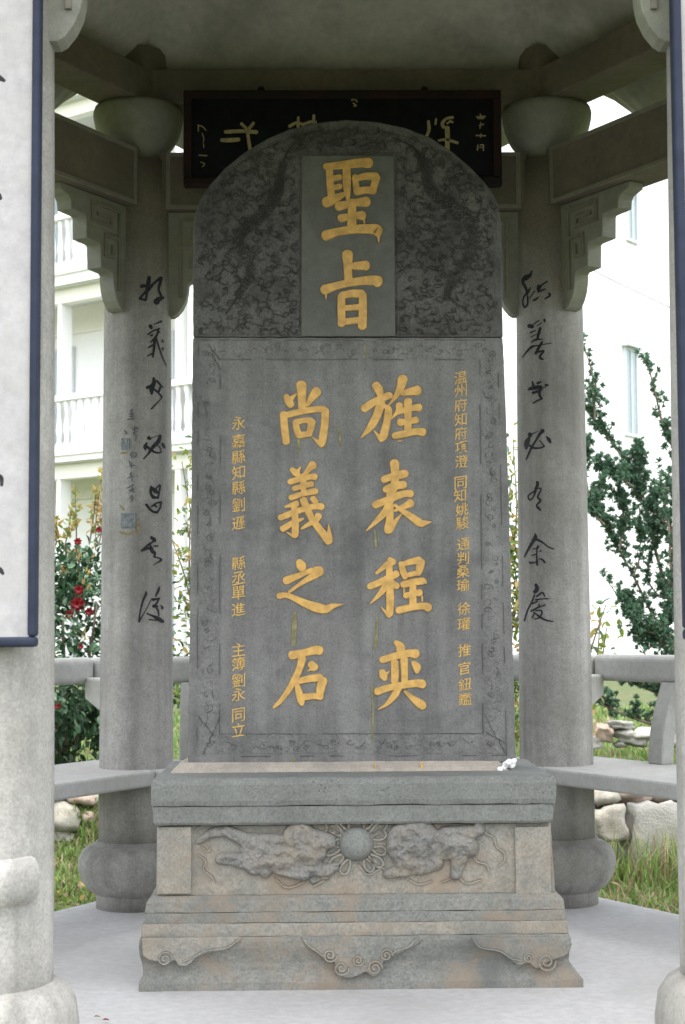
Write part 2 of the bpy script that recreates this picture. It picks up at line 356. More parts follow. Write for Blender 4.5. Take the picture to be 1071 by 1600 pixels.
# ------------------------------------------------------------------ pavilion
pav = empty('stone_pavilion', (0, 0, 0), 'grey hexagonal concrete pavilion with round columns and benches sheltering the tall stele', 'pavilion')
HV = hexv(RH); HV[3].x -= .019     # the front right column stands a little inward
def crad(z):   # column radius with a slight taper
    return .158 - .017 * max(0, min(1, (z - .5) / 2.6))
cols = []
for k, v in enumerate(HV):
    z = [.25, .4, .7, 1.1, 1.5, 1.9, 2.3, 2.7, 3.0, 3.2]
    front = k in (3, 4)
    prof = [(crad(a) * (1 + (.02 * math.sin(math.pi * min(1, a / 3.2)) if front else 0)), a) for a in z]
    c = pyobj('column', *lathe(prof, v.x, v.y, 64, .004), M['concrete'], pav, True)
    c['label'] = ['rear left column with a black calligraphy couplet line and two seals', 'rear right column with a black calligraphy couplet line',
                  'right hand side column', 'front right column carrying a framed board', 'front left column carrying a white framed board', 'left hand side column'][k]
    cols.append(c)
    if front:
        bp = [(.168, -.0), (.168, .04), (.185, .06), (.206, .11), (.218, .19), (.220, .26), (.212, .315), (.19, .348), (.166, .362)]
    else:
        bp = [(.168, 0.0), (.168, .055), (.172, .060), (.20, .075), (.230, .115), (.244, .165), (.242, .205), (.225, .240), (.195, .260), (.172, .266), (.170, .276), (.160, .280)]
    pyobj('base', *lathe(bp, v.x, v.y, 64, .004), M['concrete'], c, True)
    cp = [(.120, 3.20), (.119, 3.236), (.130, 3.256), (.154, 3.286), (.172, 3.318), (.184, 3.352), (.194, 3.395), (.197, 3.425), (.190, 3.448)]
    # eight-sided bowl, softly rounded
    pyobj('capital', *lathe(cp, v.x, v.y, 40, .012), M['capital'], c, True)
    # polygonal pier standing on the capital
    p = []
    for kk in range(8):
        a = math.radians(22.5 + 45 * kk); p.append((v.x + .132 * math.cos(a), v.y + .132 * math.sin(a)))
    pyobj('pier', [(x, y, 3.44) for x, y in p] + [(x, y, 3.70) for x, y in p], [tuple(range(7, -1, -1)), tuple(range(8, 16))] + [(i, (i + 1) % 8, 8 + (i + 1) % 8, 8 + i) for i in range(8)], M['beam'], c)
for s in range(6):
    A, B = HV[s], HV[(s + 1) % 6]; d = (B - A).normalized(); nin = Vector((-d.y, d.x))
    if nin.dot(-(A + B)) < 0: nin = -nin
    b = pyobj('tie_beam', *obox(A + d * .10, B - d * .10, .17, 2.985, 3.235), M['beam'], pav); bevel(b, .006)
    # raised light edging on the inner and outer face
    for sg in (1, -1):
        mb = MB(); o_ = nin * sg * .0865
        for (a0, a1, z0, z1) in ((.13, 1.67, 3.215, 3.233), (.13, 1.67, 2.987, 3.003), (.13, .150, 3.003, 3.215), (1.65, 1.67, 3.003, 3.215)):
            mb.add(obox(A + d * a0 + o_, A + d * a1 + o_, .007, z0, z1))
        mb.build('beam_edging', M['trim'], b)
    if s == 0:
        pass
    ub = pyobj('eave_beam', *obox(A + d * .06, B - d * .06, .20, 3.450, 3.60), M['beam'], pav); bevel(ub, .006)
    # stepped brackets at both ends of each side
    prof = [(.125, 0), (.58, 0), (.575, -.028), (.525, -.042), (.510, -.060), (.505, -.095), (.415, -.10), (.408, -.106), (.405, -.195), (.318, -.20), (.311, -.206), (.308, -.300),
            (.232, -.306), (.224, -.315), (.221, -.350), (.214, -.385), (.198, -.420), (.176, -.448), (.160, -.458), (.125, -.458)]
    for (P0, dd) in ((A, d), (B, -d)):
        n_ = nin * .038
        V = []; m_ = len(prof)
        for sg in (1, -1):
            for (a, z) in prof:
                q = P0 + dd * a + n_ * sg; V.append((q.x, q.y, 2.984 + z + (.05 if s == 3 else 0)))
        Fc = [tuple(range(m_)), tuple(range(2 * m_ - 1, m_ - 1, -1))] + [((i + 1) % m_, i, m_ + i, m_ + (i + 1) % m_) for i in range(m_)]
        br = pyobj('bracket', V, Fc, M['capital'], pav)
        bm = bmesh.new(); bm.from_mesh(br.data); bmesh.ops.recalc_face_normals(bm, faces=bm.faces); bm.to_mesh(br.data); bm.free()
        bevel(br, .004)
        for sg in (1, -1):      # key-fret bars carved on the face
            mb = MB()
            def bar(a0, z0, a1, z1):
                q0 = P0 + dd * min(a0, a1) + nin * sg * .040; q1 = P0 + dd * max(a0, a1) + nin * sg * .040
                zz = 2.984 + (.05 if s == 3 else 0); mb.add(obox(q0, q1, .012, zz + min(z0, z1), zz + max(z0, z1)))
            for bx in ((.18, -.045, .38, -.030), (.365, -.12, .38, -.045), (.235, -.12, .365, -.105), (.235, -.105, .25, -.07), (.25, -.085, .34, -.07),
                       (.18, -.30, .195, -.045), (.195, -.165, .29, -.150), (.275, -.25, .29, -.165), (.225, -.25, .275, -.235), (.225, -.235, .24, -.19), (.18, -.38, .195, -.30)):
                bar(*bx)
            mb.build('fret_carving', M['trim'], br)
# ---- ceiling and roof
AP = 5.0
rf = []
mbc = MB(); mbr = MB(); mbs = MB()
def lerp(a, b, t): return a + (b - a) * t
for s in range(6):
    A, B = hexv(RH + .02)[s], hexv(RH + .02)[(s + 1) % 6]
    n = 14; rows = []
    for j in range(n + 1):
        t = j / n; z = 3.60 + (AP - 3.60) * (t ** .92); row = []
        for i in range(n + 1):
            p = lerp(A, B, i / n) * (1 - t); p = Vector((p.x, p.y))
            row.append((p.x, p.y, z + .012 * mnoise.noise(Vector((p.x * 2, p.y * 2, z)))))
        rows.append(row)
    V = [v for r in rows for v in r]
    Fc = [(j * (n + 1) + i, j * (n + 1) + i + 1, (j + 1) * (n + 1) + i + 1, (j + 1) * (n + 1) + i) for j in range(n) for i in range(n)]
    mbc.add((V, Fc))
    # eave: underside from the beam out to the upswept edge, then the roof surface
    RE = 2.36
    C, D = hexv(RE)[s], hexv(RE)[(s + 1) % 6]
    A2, B2 = hexv(RH + .06)[s], hexv(RH + .06)[(s + 1) % 6]
    n = 24; L1 = []; L2 = []; L3 = []; L4 = []; L5 = []
    for i in range(n + 1):
        t = i / n; sdist = min(t, 1 - t) * RE
        ze = 3.34 + (.46 * (1 - sdist / .75) ** 2 if sdist < .75 else 0)
        p = lerp(C, D, t); q = lerp(A2, B2, t)
        L1.append((q.x, q.y, 3.595)); L2.append((p.x, p.y, ze)); L3.append((p.x * 1.004, p.y * 1.004, ze + .09))
        mm = p * .55; L4.append((mm.x, mm.y, lerp(ze + .09, 5.25, .45) - .18)); L5.append((p.x * .02, p.y * .02, 5.25))
    V = L1 + L2; k = n + 1
    mbs.add((V, [(i, i + 1, k + i + 1, k + i) for i in range(n)]))
    V = L2 + L3 + L4 + L5
    mbr.add((V, [(r * k + i, r * k + i + 1, (r + 1) * k + i + 1, (r + 1) * k + i) for r in range(3) for i in range(n)]))
mbc.build('ceiling', M['ceiling'], pav, True)
roof = mbr.build('roof', M['beam'], pav)
mbs.build('eave_soffit', M['capital'], roof)
pyobj('finial', *lathe([(.10, 5.2), (.14, 5.26), (.09, 5.33), (.16, 5.42), (.12, 5.55), (.03, 5.68)], 0, 0, 20), M['beam'], roof, True)
# ---- benches with backrests on five sides
def off(k, d): return hexv(RH + d)[k]
def prism4(P, z0, z1):
    V = [(p.x, p.y, z0) for p in P] + [(p.x, p.y, z1) for p in P]
    return V, [(3, 2, 1, 0), (4, 5, 6, 7), (0, 1, 5, 4), (1, 2, 6, 5), (2, 3, 7, 6), (3, 0, 4, 7)]
def fixn(o):
    bm = bmesh.new(); bm.from_mesh(o.data); bmesh.ops.recalc_face_normals(bm, faces=bm.faces); bm.to_mesh(o.data); bm.free(); return o
names = {0: 'bench across the back of the pavilion, behind the stele', 1: 'bench on the right rear side', 2: 'bench on the right front side', 4: 'bench on the left front side', 5: 'bench on the left rear side'}
for s in (0, 1, 2, 4, 5):
    k2 = (s + 1) % 6
    g = fixn(pyobj('bench_seat', *prism4([off(s, -.20), off(k2, -.20), off(k2, .46), off(s, .46)], .520, .585), M['bench'], pav)); bevel(g, .010); g['label'] = names[s]
    r = fixn(pyobj('bench_rail', *prism4([off(s, .47), off(k2, .47), off(k2, .59), off(s, .59)], .925, 1.045), M['bench'], g)); bevel(r, .028, 4)
    A, B = off(s, .40), off(k2, .40); d = (B - A).normalized(); L = (B - A).length
    nout = Vector((d.y, -d.x))
    if nout.dot(A + B) < 0: nout = -nout
    ts = (.40 / L, .5, 1 - .40 / L) if s == 0 else ((.46 / L, .5, 1 - .46 / L))
    for t in ts:
        c = A + (B - A) * t; V = []; Fc = []; nn = 9
        for j in range(nn + 1):
            u = j / nn; o_ = .01 - .012 * math.sin(u * math.pi) + .085 * u ** 1.25; z = .583 + (.93 - .583) * u
            for (a, b_) in ((-1, -1), (1, -1), (1, 1), (-1, 1)):
                q = c + d * a * .045 + nout * (o_ + b_ * .035); V.append((q.x, q.y, z))
        for j in range(nn):
            for i in range(4):
                Fc.append((j * 4 + i, j * 4 + (i + 1) % 4, (j + 1) * 4 + (i + 1) % 4, (j + 1) * 4 + i))
        Fc += [(3, 2, 1, 0), tuple(nn * 4 + i for i in range(4))]
        fixn(bevel(pyobj('bench_post', V, Fc, M['bench'], g), .008))
for k in (0, 1, 2, 5):   # short arms that tie the rail corners to the columns
    v = HV[k]; d = v.normalized(); n_ = Vector((-d.y, d.x)) * .055
    V = []
    for (r, zb) in ((.10, .80), (.30, .815), (.46, .86)):
        q = v + d * r
        for (sg, z) in ((-1, zb), (1, zb), (1, .955), (-1, .955)): V.append((q.x + n_.x * sg, q.y + n_.y * sg, z))
    Fc = [(3, 2, 1, 0), (8, 9, 10, 11)] + [(j * 4 + i, j * 4 + (i + 1) % 4, j * 4 + 4 + (i + 1) % 4, j * 4 + 4 + i) for j in range(2) for i in range(4)]
    bevel(fixn(pyobj('rail_arm', V, Fc, M['bench'], cols[k])), .01)
for k in (3, 4):         # carved block on the front columns where the bench ends
    v = HV[k]; sx = 1 if k == 4 else -1
    V = []; Fc = []; n = 16
    for j, (rr, z) in enumerate(((.150, .552), (.184, .566), (.190, .60), (.190, .635), (.178, .655), (.150, .664))):
        for i in range(n + 1):
            a = math.radians(-90 + sx * (52 - 110 * i / n)); ed = 1 - max(0, (1 - min(i, n - i) / 1.5)) * .14
            r2 = .15 + (rr - .15) * ed
            V.append((v.x + r2 * math.cos(a), v.y + r2 * math.sin(a), z - .012 * i / n))
    k1 = n + 1
    Fc = [(j * k1 + i, j * k1 + i + 1, (j + 1) * k1 + i + 1, (j + 1) * k1 + i) for j in range(5) for i in range(n)]
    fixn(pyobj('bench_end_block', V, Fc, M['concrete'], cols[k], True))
# ------------------------------------------------------------------ pedestal
YP = -.055
ped = empty('stone_pedestal', (0, .3, 0), 'carved stone pedestal with two lions and a ball in relief under the stele', 'pedestal')
def zof(py, Y=YP): return PY(540, py, Y).z
def xof(px, py, Y=YP): return PY(px, py, Y).x
def block(name, prof, mat, yb=.66, nxs=60, jit=.0022, parent=ped, seed=0):
    """prof: rows (z, x_left, x_right, y_front); lofted, with worn edges"""
    rows = []
    for i in range(len(prof) - 1):
        a, b = np.array(prof[i]), np.array(prof[i + 1]); m = max(1, int(abs(b[0] - a[0]) / .012))
        rows += [a + (b - a) * t / m for t in range(m)]
    rows.append(np.array(prof[-1])); V = []; Fc = []; nd = 16
    def J(x, y, z): return jit * (mnoise.noise(Vector((x * 14 + seed, y * 14, z * 14))) + .6 * mnoise.noise(Vector((x * 45 + seed, y * 45, z * 45))))
    ring = None
    for (z, xl, xr, yf) in rows:
        pts = []
        for i in range(nxs): pts.append((xl + (xr - xl) * i / nxs, yf, 0, -1))
        for i in range(nd): pts.append((xr, yf + (yb - yf) * i / nd, 1, 0))
        for i in range(4): pts.append((xr + (xl - xr) * i / 4, yb, 0, 1))
        for i in range(nd): pts.append((xl, yb + (yf - yb) * i / nd, -1, 0))
        ring = len(pts)
        for (x, y, nx_, ny_) in pts:
            q = J(x, y, z); V.append((x + nx_ * q, y + ny_ * q, z + J(y, z, x) * .8))
    for j in range(len(rows) - 1):
        for i in range(ring): Fc.append((j * ring + i, j * ring + (i + 1) % ring, (j + 1) * ring + (i + 1) % ring, (j + 1) * ring + i))
    # caps
    for base, rev in ((0, True), ((len(rows) - 1) * ring, False)):
        ct = len(V); V.append(((prof[0][1] + prof[0][2]) / 2, (YP + yb) / 2, rows[0][0] if rev else rows[-1][0]))
        for i in range(ring):
            f = (base + i, base + (i + 1) % ring, ct); Fc.append(f[::-1] if rev else f)
    o = pyobj(name, V, Fc, mat, parent)
    return bevel(o, .002, 1)
def row(py, xl, xr, dy=0.0): return (zof(py, YP + dy), xof(xl, py, YP + dy), xof(xr, py, YP + dy), YP + dy)
g = .0025
block('foot', [(-.004,) + row(1534.5, 217, 912, .0)[1:], row(1534.5, 217, 912, .0), row(1528, 222, 903, .004), row(1515, 224, 893, .010), row(1502, 222, 889, .010), row(1492, 219, 890, .004), row(1480, 217, 892, -.004), row(1470, 217.5, 892, -.006), row(1463, 219, 890, -.004)], M['plinth_foot'], jit=.003)
block('moulding', [row(1462.4, 221, 889, .006), row(1456, 221, 888, .006), row(1442, 222, 886, .008)], M['plinth_warm'], seed=3)
block('moulding', [row(1441.4, 226, 885, .016), row(1425, 227, 883, .018)], M['plinth_foot'], seed=5)
block('moulding', [row(1424.4, 226, 883, .020), row(1408, 229, 880, .024), row(1402, 234, 875, .036), row(1398, 240, 870, .046)], M['plinth_foot'], seed=9)
block('waist', [row(1397.6, 244, 868, .060), row(1340, 245, 864, .060), row(1288.5, 246, 861, .060)], M['plinth_warm'], seed=11, jit=.0015)
block('cap_band', [row(1288, 243, 862, .030), row(1284, 240, 864, .022), row(1258.8, 238, 866, .016)], M['plinth'], seed=17, jit=.0018)
block('cap_slab', [row(1258, 237, 867, .012), row(1250, 236, 869, .006), row(1225, 236, 870, .004), row(1218, 238, 868, .010), row(1214.5, 242, 864, .020)], M['plinth'], seed=21, jit=.003)
YW = YP + .060   # the waist face
# side stiles of the waist panel and its frame line
for (x0, x1) in ((246, 300), (804, 861)):
    mb = MB(); a = PY(x0, 1291, YW); b_ = PY(x1, 1396, YW)
    o = mb.add(aabox(a.x, b_.x, YW - .016, YW + .01, b_.z, a.z)).build('stile', M['plinth_warm'], ped); bevel(o, .004)
# ---- height-field reliefs
def relief(name, caps, mat, x0, y0, x1, y1, ox, oy, sc, step=.9, noise=.006, Y=YW, hmul=1.0, parent=ped, fine=40):
    """caps in zoom coords: (xa,ya,ra,xb,yb,rb,height_m)"""
    xsn = np.arange(x0, x1, step); ysn = np.arange(y0, y1, step)
    X, Yp = np.meshgrid(xsn, ysn); H = np.full(X.shape, -.004)
    for (xa, ya, ra, xb, yb, rb, hh) in caps:
        xa, ya, xb, yb = ox + xa / sc, oy + ya / sc, ox + xb / sc, oy + yb / sc; ra /= sc; rb /= sc
        dx, dy = xb - xa, yb - ya; L2 = dx * dx + dy * dy + 1e-6
        t = np.clip(((X - xa) * dx + (Yp - ya) * dy) / L2, 0, 1)
        r = ra + (rb - ra) * t; dd = np.hypot(X - xa - t * dx, Yp - ya - t * dy) / r
        h = np.where(dd < 1, hh * np.sqrt(np.clip(1 - dd * dd, 0, 1)) ** .8, -.004)
        H = np.maximum(H, h) + np.where((H > 0) & (h > 0), np.minimum(H, h) * .12, 0)
    nz = np.array([[mnoise.noise(Vector((x / 13, y / 13, ox * .1))) + .28 * mnoise.noise(Vector((x / 5, y / 5, 3))) for x in xsn] for y in ysn])
    H = np.where(H > 0, np.maximum(H * (.8 + .26 * nz) + nz * noise * .7, .0012), H)
    idx = -np.ones(H.shape, int); V = []; Fc = []
    ok = H > -.003
    dil = ok.copy()
    dil[1:] |= ok[:-1]; dil[:-1] |= ok[1:]; dil[:, 1:] |= ok[:, :-1]; dil[:, :-1] |= ok[:, 1:]
    for j in range(H.shape[0]):
        for i in range(H.shape[1]):
            if dil[j, i]:
                idx[j, i] = len(V); p = PY(xsn[i], ysn[j], Y); V.append((p.x, Y - H[j, i] * hmul, p.z))
    for j in range(H.shape[0] - 1):
        for i in range(H.shape[1] - 1):
            q = (idx[j, i], idx[j + 1, i], idx[j + 1, i + 1], idx[j, i + 1])
            if min(q) >= 0: Fc.append(q)
    return pyobj(name, V, Fc, mat, parent, True)
SC1 = 2.975
lionL = [(800, 450, 85, 850, 500, 78, .055), (860, 450, 55, 930, 460, 40, .045), (770, 520, 75, 640, 520, 72, .042), (640, 510, 70, 590, 560, 55, .036),
         (700, 570, 45, 820, 615, 28, .040), (700, 470, 48, 560, 460, 40, .036), (560, 460, 38, 460, 410, 26, .026), (460, 410, 26, 390, 420, 24, .020), (390, 420, 24, 330, 460, 16, .014),
         (590, 570, 42, 500, 540, 32, .030), (500, 540, 30, 435, 540, 28, .026), (830, 590, 34, 930, 590, 32, .034), (930, 590, 30, 970, 575, 22, .028), (560, 500, 40, 640, 600, 30, .028), (860, 640, 18, 930, 620, 16, .01)]
lionR = [(265, 430, 85, 330, 420, 82, .056), (215, 460, 38, 260, 520, 50, .044), (350, 450, 72, 470, 450, 66, .044), (470, 430, 60, 540, 460, 48, .040), (330, 530, 46, 250, 560, 34, .034),
         (250, 560, 32, 185, 580, 22, .026), (400, 530, 34, 330, 560, 26, .028), (500, 510, 40, 485, 580, 26, .032), (540, 400, 40, 590, 385, 24, .030), (590, 385, 24, 580, 320, 20, .024),
         (580, 320, 22, 530, 275, 20, .030), (530, 275, 22, 460, 270, 16, .030), (440, 410, 42, 540, 400, 38, .036)]
l1 = relief('lion', lionL, M['lion'], 300, 1280, 530, 1385, 200, 1160, SC1); l1['label'] = 'left lion of the relief, crouching toward the ball'
l2 = relief('lion', lionR, M['lion'], 595, 1240, 765, 1375, 540, 1160, 2.818); l2['label'] = 'right lion of the relief, tail raised over the upper band'
mbq = MB()
bc = PY(557, 1318, YW)
nb_ = 20; V = []; Fc = []
for j in range(9):
    ph = math.pi / 2 * j / 8
    for i in range(nb_):
        a = 2 * math.pi * i / nb_; V.append((bc.x + .058 * math.cos(ph) * math.cos(a), YW + .004 - .050 * math.sin(ph), bc.z + .058 * math.cos(ph) * math.sin(a)))
for j in range(8):
    for i in range(nb_): Fc.append((j * nb_ + i, (j + 1) * nb_ + i, (j + 1) * nb_ + (i + 1) % nb_, j * nb_ + (i + 1) % nb_))
pyobj('ball', V, Fc, M['plinth'], ped, True)
def wall_map(Y):
    return lambda px, py, h: PY(px, py, Y) + Vector((0, -h, 0))
wm = wall_map(YW)
def loop(mb, cx, cy, ang, L, wd, th=4.5, h=.009):
    c, s_ = math.cos(ang), math.sin(ang); pts = []
    for k in range(13):
        a = math.pi * 2 * k / 12; u = L * (1 - math.cos(a)) / 2; v = wd * math.sin(a) * (0.6 + .4 * u / L)
        pts.append((cx + u * c - v * s_, cy + u * s_ + v * c, th))
    stroke(mb, pts, wm, h)
mbl = MB()
for (a, L) in ((-20, 22), (15, 20), (-60, 24), (60, 22), (-120, 24), (115, 24), (-160, 26), (165, 24), (140, 26), (40, 26), (-35, 30), (-145, 30)):
    ar = math.radians(a); loop(mbl, 557 + 27 * math.cos(ar), 1318 + 27 * math.sin(ar), ar, L, 8)
mbl.build('ribbon_carving', M['plinth_warm'], ped, True)['kind'] = 'stuff'
mbl = MB()   # thin cloud lines round the lions
for pts in ([(755, 1285, 3), (758, 1300, 4), (772, 1308, 4), (776, 1322, 4), (788, 1332, 4), (788, 1345, 4), (778, 1352, 3)],
            [(735, 1330, 3), (745, 1345, 4), (760, 1350, 4), (765, 1362, 3)], [(310, 1335, 3), (322, 1345, 4), (318, 1358, 4), (330, 1368, 4), (336, 1378, 3)],
            [(315, 1322, 3), (326, 1330, 4), (330, 1322, 3)], [(430, 1372, 3), (448, 1386, 4), (470, 1380, 4), (480, 1372, 3)], [(490, 1384, 3), (505, 1376, 5), (520, 1366, 4)],
            [(560, 1350, 3), (575, 1366, 4), (596, 1356, 4), (606, 1362, 3)], [(306, 1297, 4), (320, 1290, 4), (338, 1288, 3)], [(690, 1378, 3), (715, 1370, 4), (730, 1380, 4), (752, 1374, 3)],
            [(640, 1374, 3), (655, 1381, 4), (675, 1376, 3)], [(396, 1350, 3), (405, 1364, 4), (420, 1366, 3)]):
    stroke(mbl, pts, wm, .006)
mbl.build('cloud_carving', M['plinth_warm'], ped, True)['kind'] = 'stuff'
# ---- apron carving on the foot
YF = YP - .008
fm = wall_map(YF)
def plate(name, poly, mat, th=.014, Y=YF, par=ped, inner=True):
    sp = smooth_path([(a, b, 0) for a, b in poly], 3); m_ = len(sp); V = []
    for (p) in sp: q = PY(p[0], p[1], Y); V.append((q.x, Y + .03, q.z))
    for (p) in sp: q = PY(p[0], p[1], Y); V.append((q.x, Y - th, q.z))
    Fc = [tuple(range(m_, 2 * m_))] + [(i, (i + 1) % m_, m_ + (i + 1) % m_, m_ + i) for i in range(m_)]
    return bevel(fixn(pyobj(name, V, Fc, mat, par)), .003)
plate('apron_scroll', [(222, 1466), (300, 1465), (374, 1464), (366, 1476), (350, 1484), (322, 1489), (306, 1497), (294, 1508), (280, 1508), (274, 1500), (262, 1504), (250, 1502), (236, 1500), (224, 1494)], M['plinth_warm'], th=.007)
plate('apron_scroll', [(736, 1464), (800, 1465), (886, 1466), (887, 1490), (862, 1500), (846, 1510), (836, 1512), (826, 1504), (812, 1508), (800, 1501), (788, 1490), (764, 1484), (746, 1480)], M['plinth_foot'], th=.007)
plate('apron_scroll', [(470, 1464), (560, 1464), (654, 1464), (648, 1478), (630, 1486), (612, 1494), (600, 1502), (596, 1516), (584, 1526), (572, 1518), (560, 1524), (546, 1528), (534, 1524), (526, 1512), (520, 1500), (504, 1496), (490, 1484), (478, 1478)], M['plinth_foot'], th=.007)
mbl = MB()
fm2 = wall_map(YF - .007)
def spiral(mb, cx, cy, r, turns=1.6, w_=3, dirn=1, a0=0, fm_=None, h=.004, ox=0, oy=0, sc=1, mi=0):
    n = int(9 * turns) + 4
    pts = [(cx + r * (1 - .8 * i / n) * math.cos(a0 + dirn * 2 * math.pi * turns * i / n), cy + r * (1 - .8 * i / n) * math.sin(a0 + dirn * 2 * math.pi * turns * i / n), w_) for i in range(n + 1)]
    stroke(mb, pts, fm_, h, mi=mi)
for (cx, cy, r, dr) in ((516, 1492, 11, 1), (534, 1512, 12, 1), (586, 1512, 12, -1), (604, 1492, 10, -1), (560, 1500, 9, 1), (854, 1502, 15, 1), (258, 1498, 12, -1), (826, 1496, 8, -1)):
    spiral(mbl, cx, cy, r, 1.7, 3.4, dr, 0, fm2)
for pts in ([(474, 1466, 3), (484, 1478, 3.4), (496, 1486, 3.4), (506, 1494, 3)], [(650, 1466, 3), (640, 1478, 3.4), (622, 1484, 3.4), (612, 1490, 3)],
            [(740, 1468, 3), (752, 1480, 3.4), (780, 1485, 3.4), (800, 1497, 3.4), (815, 1500, 3)], [(370, 1468, 3), (356, 1480, 3.4), (322, 1485, 3.4), (304, 1494, 3.4), (286, 1502, 3)]):
    stroke(mbl, pts, fm2, .004)
mbl.build('scroll_line', M['plinth_warm'], ped, True)['kind'] = 'stuff'
# mortar bed and white lump
YS = .215
a = PY(252, 1200, YS); b_ = PY(812, 1200, YS)
ztop = zof(1214.5, YP + .02)
mz = PY(540, 1192, YS).z
mo = block('mortar_bed', [(ztop - .01, a.x + .03, b_.x - .04, YS - .050), (ztop + .012, a.x + .045, b_.x - .05, YS - .035), (mz + .004, a.x + .075, b_.x - .075, YS - .006)], M['mortar'], yb=.50, jit=.004, seed=33)
V, Fc = [], []
lp = PY(792, 1196, YS - .04)
for i in range(9):
    ic = bmesh.new(); bmesh.ops.create_icosphere(ic, subdivisions=2, radius=.012 * random.uniform(.6, 1.1))
    c = lp + Vector((random.uniform(-.035, .035), random.uniform(-.01, .012), random.uniform(-.018, .014)))
    vs = [v.co + c + v.normal * mnoise.noise(v.co * 60 + c * 9) * .009 for v in ic.verts]; b0 = len(V)
    V += vs; Fc += [tuple(b0 + v.index for v in f.verts) for f in ic.faces]; ic.free()
tag(pyobj('cement_lump', V, Fc, M['white'], ped, True), 'white lump of fresh cement at the right foot of the stele')
# ------------------------------------------------------------------ stele
stele = empty('stone_stele', (0, .3, ztop), 'tall dark grey stone stele with arched top and gilt characters on the carved pedestal', 'stele')
random.seed(11)
TH = .20
def slab_from(name, pts, mat, Y=YS, th=TH, jit=.5, par=stele, bv=.005):
    out = []
    for i in range(len(pts)):
        a = np.array(pts[i], float); b = np.array(pts[(i + 1) % len(pts)], float); m = max(1, int(np.hypot(*(b - a)) / 6))
        out += [a + (b - a) * t / m for t in range(m)]
    V = []; n = len(out)
    for p in out:
        jx, jy = mnoise.noise(Vector((p[0] / 9, p[1] / 9, 1))) * jit * 1.6, mnoise.noise(Vector((p[0] / 9, p[1] / 9, 5))) * jit * 1.6
        q = PY(p[0] + jx, p[1] + jy, Y); V.append((q.x, Y, q.z))
    V += [(v[0], Y + th, v[2]) for v in V]
    Fc = [tuple(range(n)), tuple(range(2 * n - 1, n - 1, -1))] + [((i + 1) % n, i, n + i, n + (i + 1) % n) for i in range(n)]
    return bevel(fixn(pyobj(name, V, Fc, mat, par)), bv, 2)
low = [(301.5, 527.3), (786, 527.3), (791, 640), (796, 800), (800, 960), (805, 1120), (806.5, 1192), (294, 1194), (295, 1100), (297, 960), (299, 800), (300.5, 640)]
slab_from('body', low, M['stele'])
arc = [(302, 526.5), (301.6, 430), (303, 352), (306, 330), (314, 310), (330, 286), (352, 262), (382, 238), (416, 217), (452, 202), (490, 192), (540, 187), (590, 190), (632, 199), (672, 214), (706, 236), (734, 260),
       (757, 284), (772, 304), (780, 324), (783.5, 350), (785, 430), (786, 526.5)]
slab_from('head', arc, M['stele_top'])
# carved ground of the head: shallow relief that follows the arch
def in_arc(x, y, m=7):
    xsA = [p[0] for p in arc[1:-1]]
    if x < 302 + m or x > 785 - m or y > 522: return False
    top = np.interp(x, [303, 306, 314, 330, 352, 382, 416, 452, 490, 540, 590, 632, 672, 706, 734, 757, 772, 780, 784], [352, 330, 310, 286, 262, 238, 217, 202, 192, 187, 190, 199, 214, 236, 260, 284, 304, 324, 350])
    return y > top + m
def swirl(x, y):
    q = Vector((x / 20, y / 20, 2)); a = mnoise.noise(q) * 2.2; b = mnoise.noise(q + Vector((9, 4, 1))) * 2.2
    v = mnoise.noise(Vector((x / 8 + a, y / 8 + b, 0)))
    return max(-.3, 1 - abs(v) * 4.5) * .0022 + mnoise.noise(Vector((x / 3.2, y / 3.2, 8))) * .0008
xsn = np.arange(306, 783, 1.5); ysn = np.arange(192, 524, 1.5); idx = {}; V = []; Fc = []
for j, y in enumerate(ysn):
    for i, x in enumerate(xsn):
        if in_arc(x, y) and not (468 < x < 620 and y > 239):
            p = PY(x, y, YS); idx[(i, j)] = len(V)
            edge = 0 if all(in_arc(x + a, y + b_, 9) for a, b_ in ((5, 0), (-5, 0), (0, -5))) else -.004
            V.append((p.x, YS - .003 - max(-.002, swirl(x, y)) - edge, p.z))
for (i, j), k in idx.items():
    q = (k, idx.get((i, j + 1)), idx.get((i + 1, j + 1)), idx.get((i + 1, j)))
    if None not in q: Fc.append(q)
pyobj('dragon_relief', V, Fc, M['stele_top'], stele, True)
# smooth title panel
pts = [(472, 243), (616, 243), (618, 525), (471, 525)]
slab_from('title_panel', pts, M['stele_panel'], Y=YS - .008, th=.008, jit=.2, bv=.002)
# thin dark raised strips drawn as incised lines, curls, border scrolls
sm = wall_map(YS - .001); sh = wall_map(YS - .0045)
mb = MB()
def crook(x0, y0, x1, y1, w_=1.7, j=.5, gap=.1):
    n = int(max(abs(x1 - x0), abs(y1 - y0)) / 24) + 1
    for i in range(n):
        if random.random() < gap: continue
        a, b = i / n, (i + 1) / n
        stroke(mb, [(x0 + (x1 - x0) * t + random.uniform(-j, j), y0 + (y1 - y0) * t + random.uniform(-j, j), w_ * random.uniform(.6, 1.2) * 1.0) for t in np.linspace(a, b + .01, 4)], sm, .0016, wmul=1.0)
_st = stroke
def stroke(mb, pts, fmap, h, ox=0, oy=0, sc=1.0, jit=0.0, wmul=1.0, base=-.002, mi=0, _o=_st):
    return _o(mb, pts, fmap, h, ox, oy, sc, jit, wmul, base, mi)
M1 = 1.0
def fine(mb, pts, fmap, h, sc0=8.0):
    """thin stroke: widths below the 3-unit floor are kept by working in a finer unit"""
    _st(mb, [(p[0] * sc0, p[1] * sc0, p[2] * sc0) for p in pts], fmap, h, 0, 0, 1 / sc0)
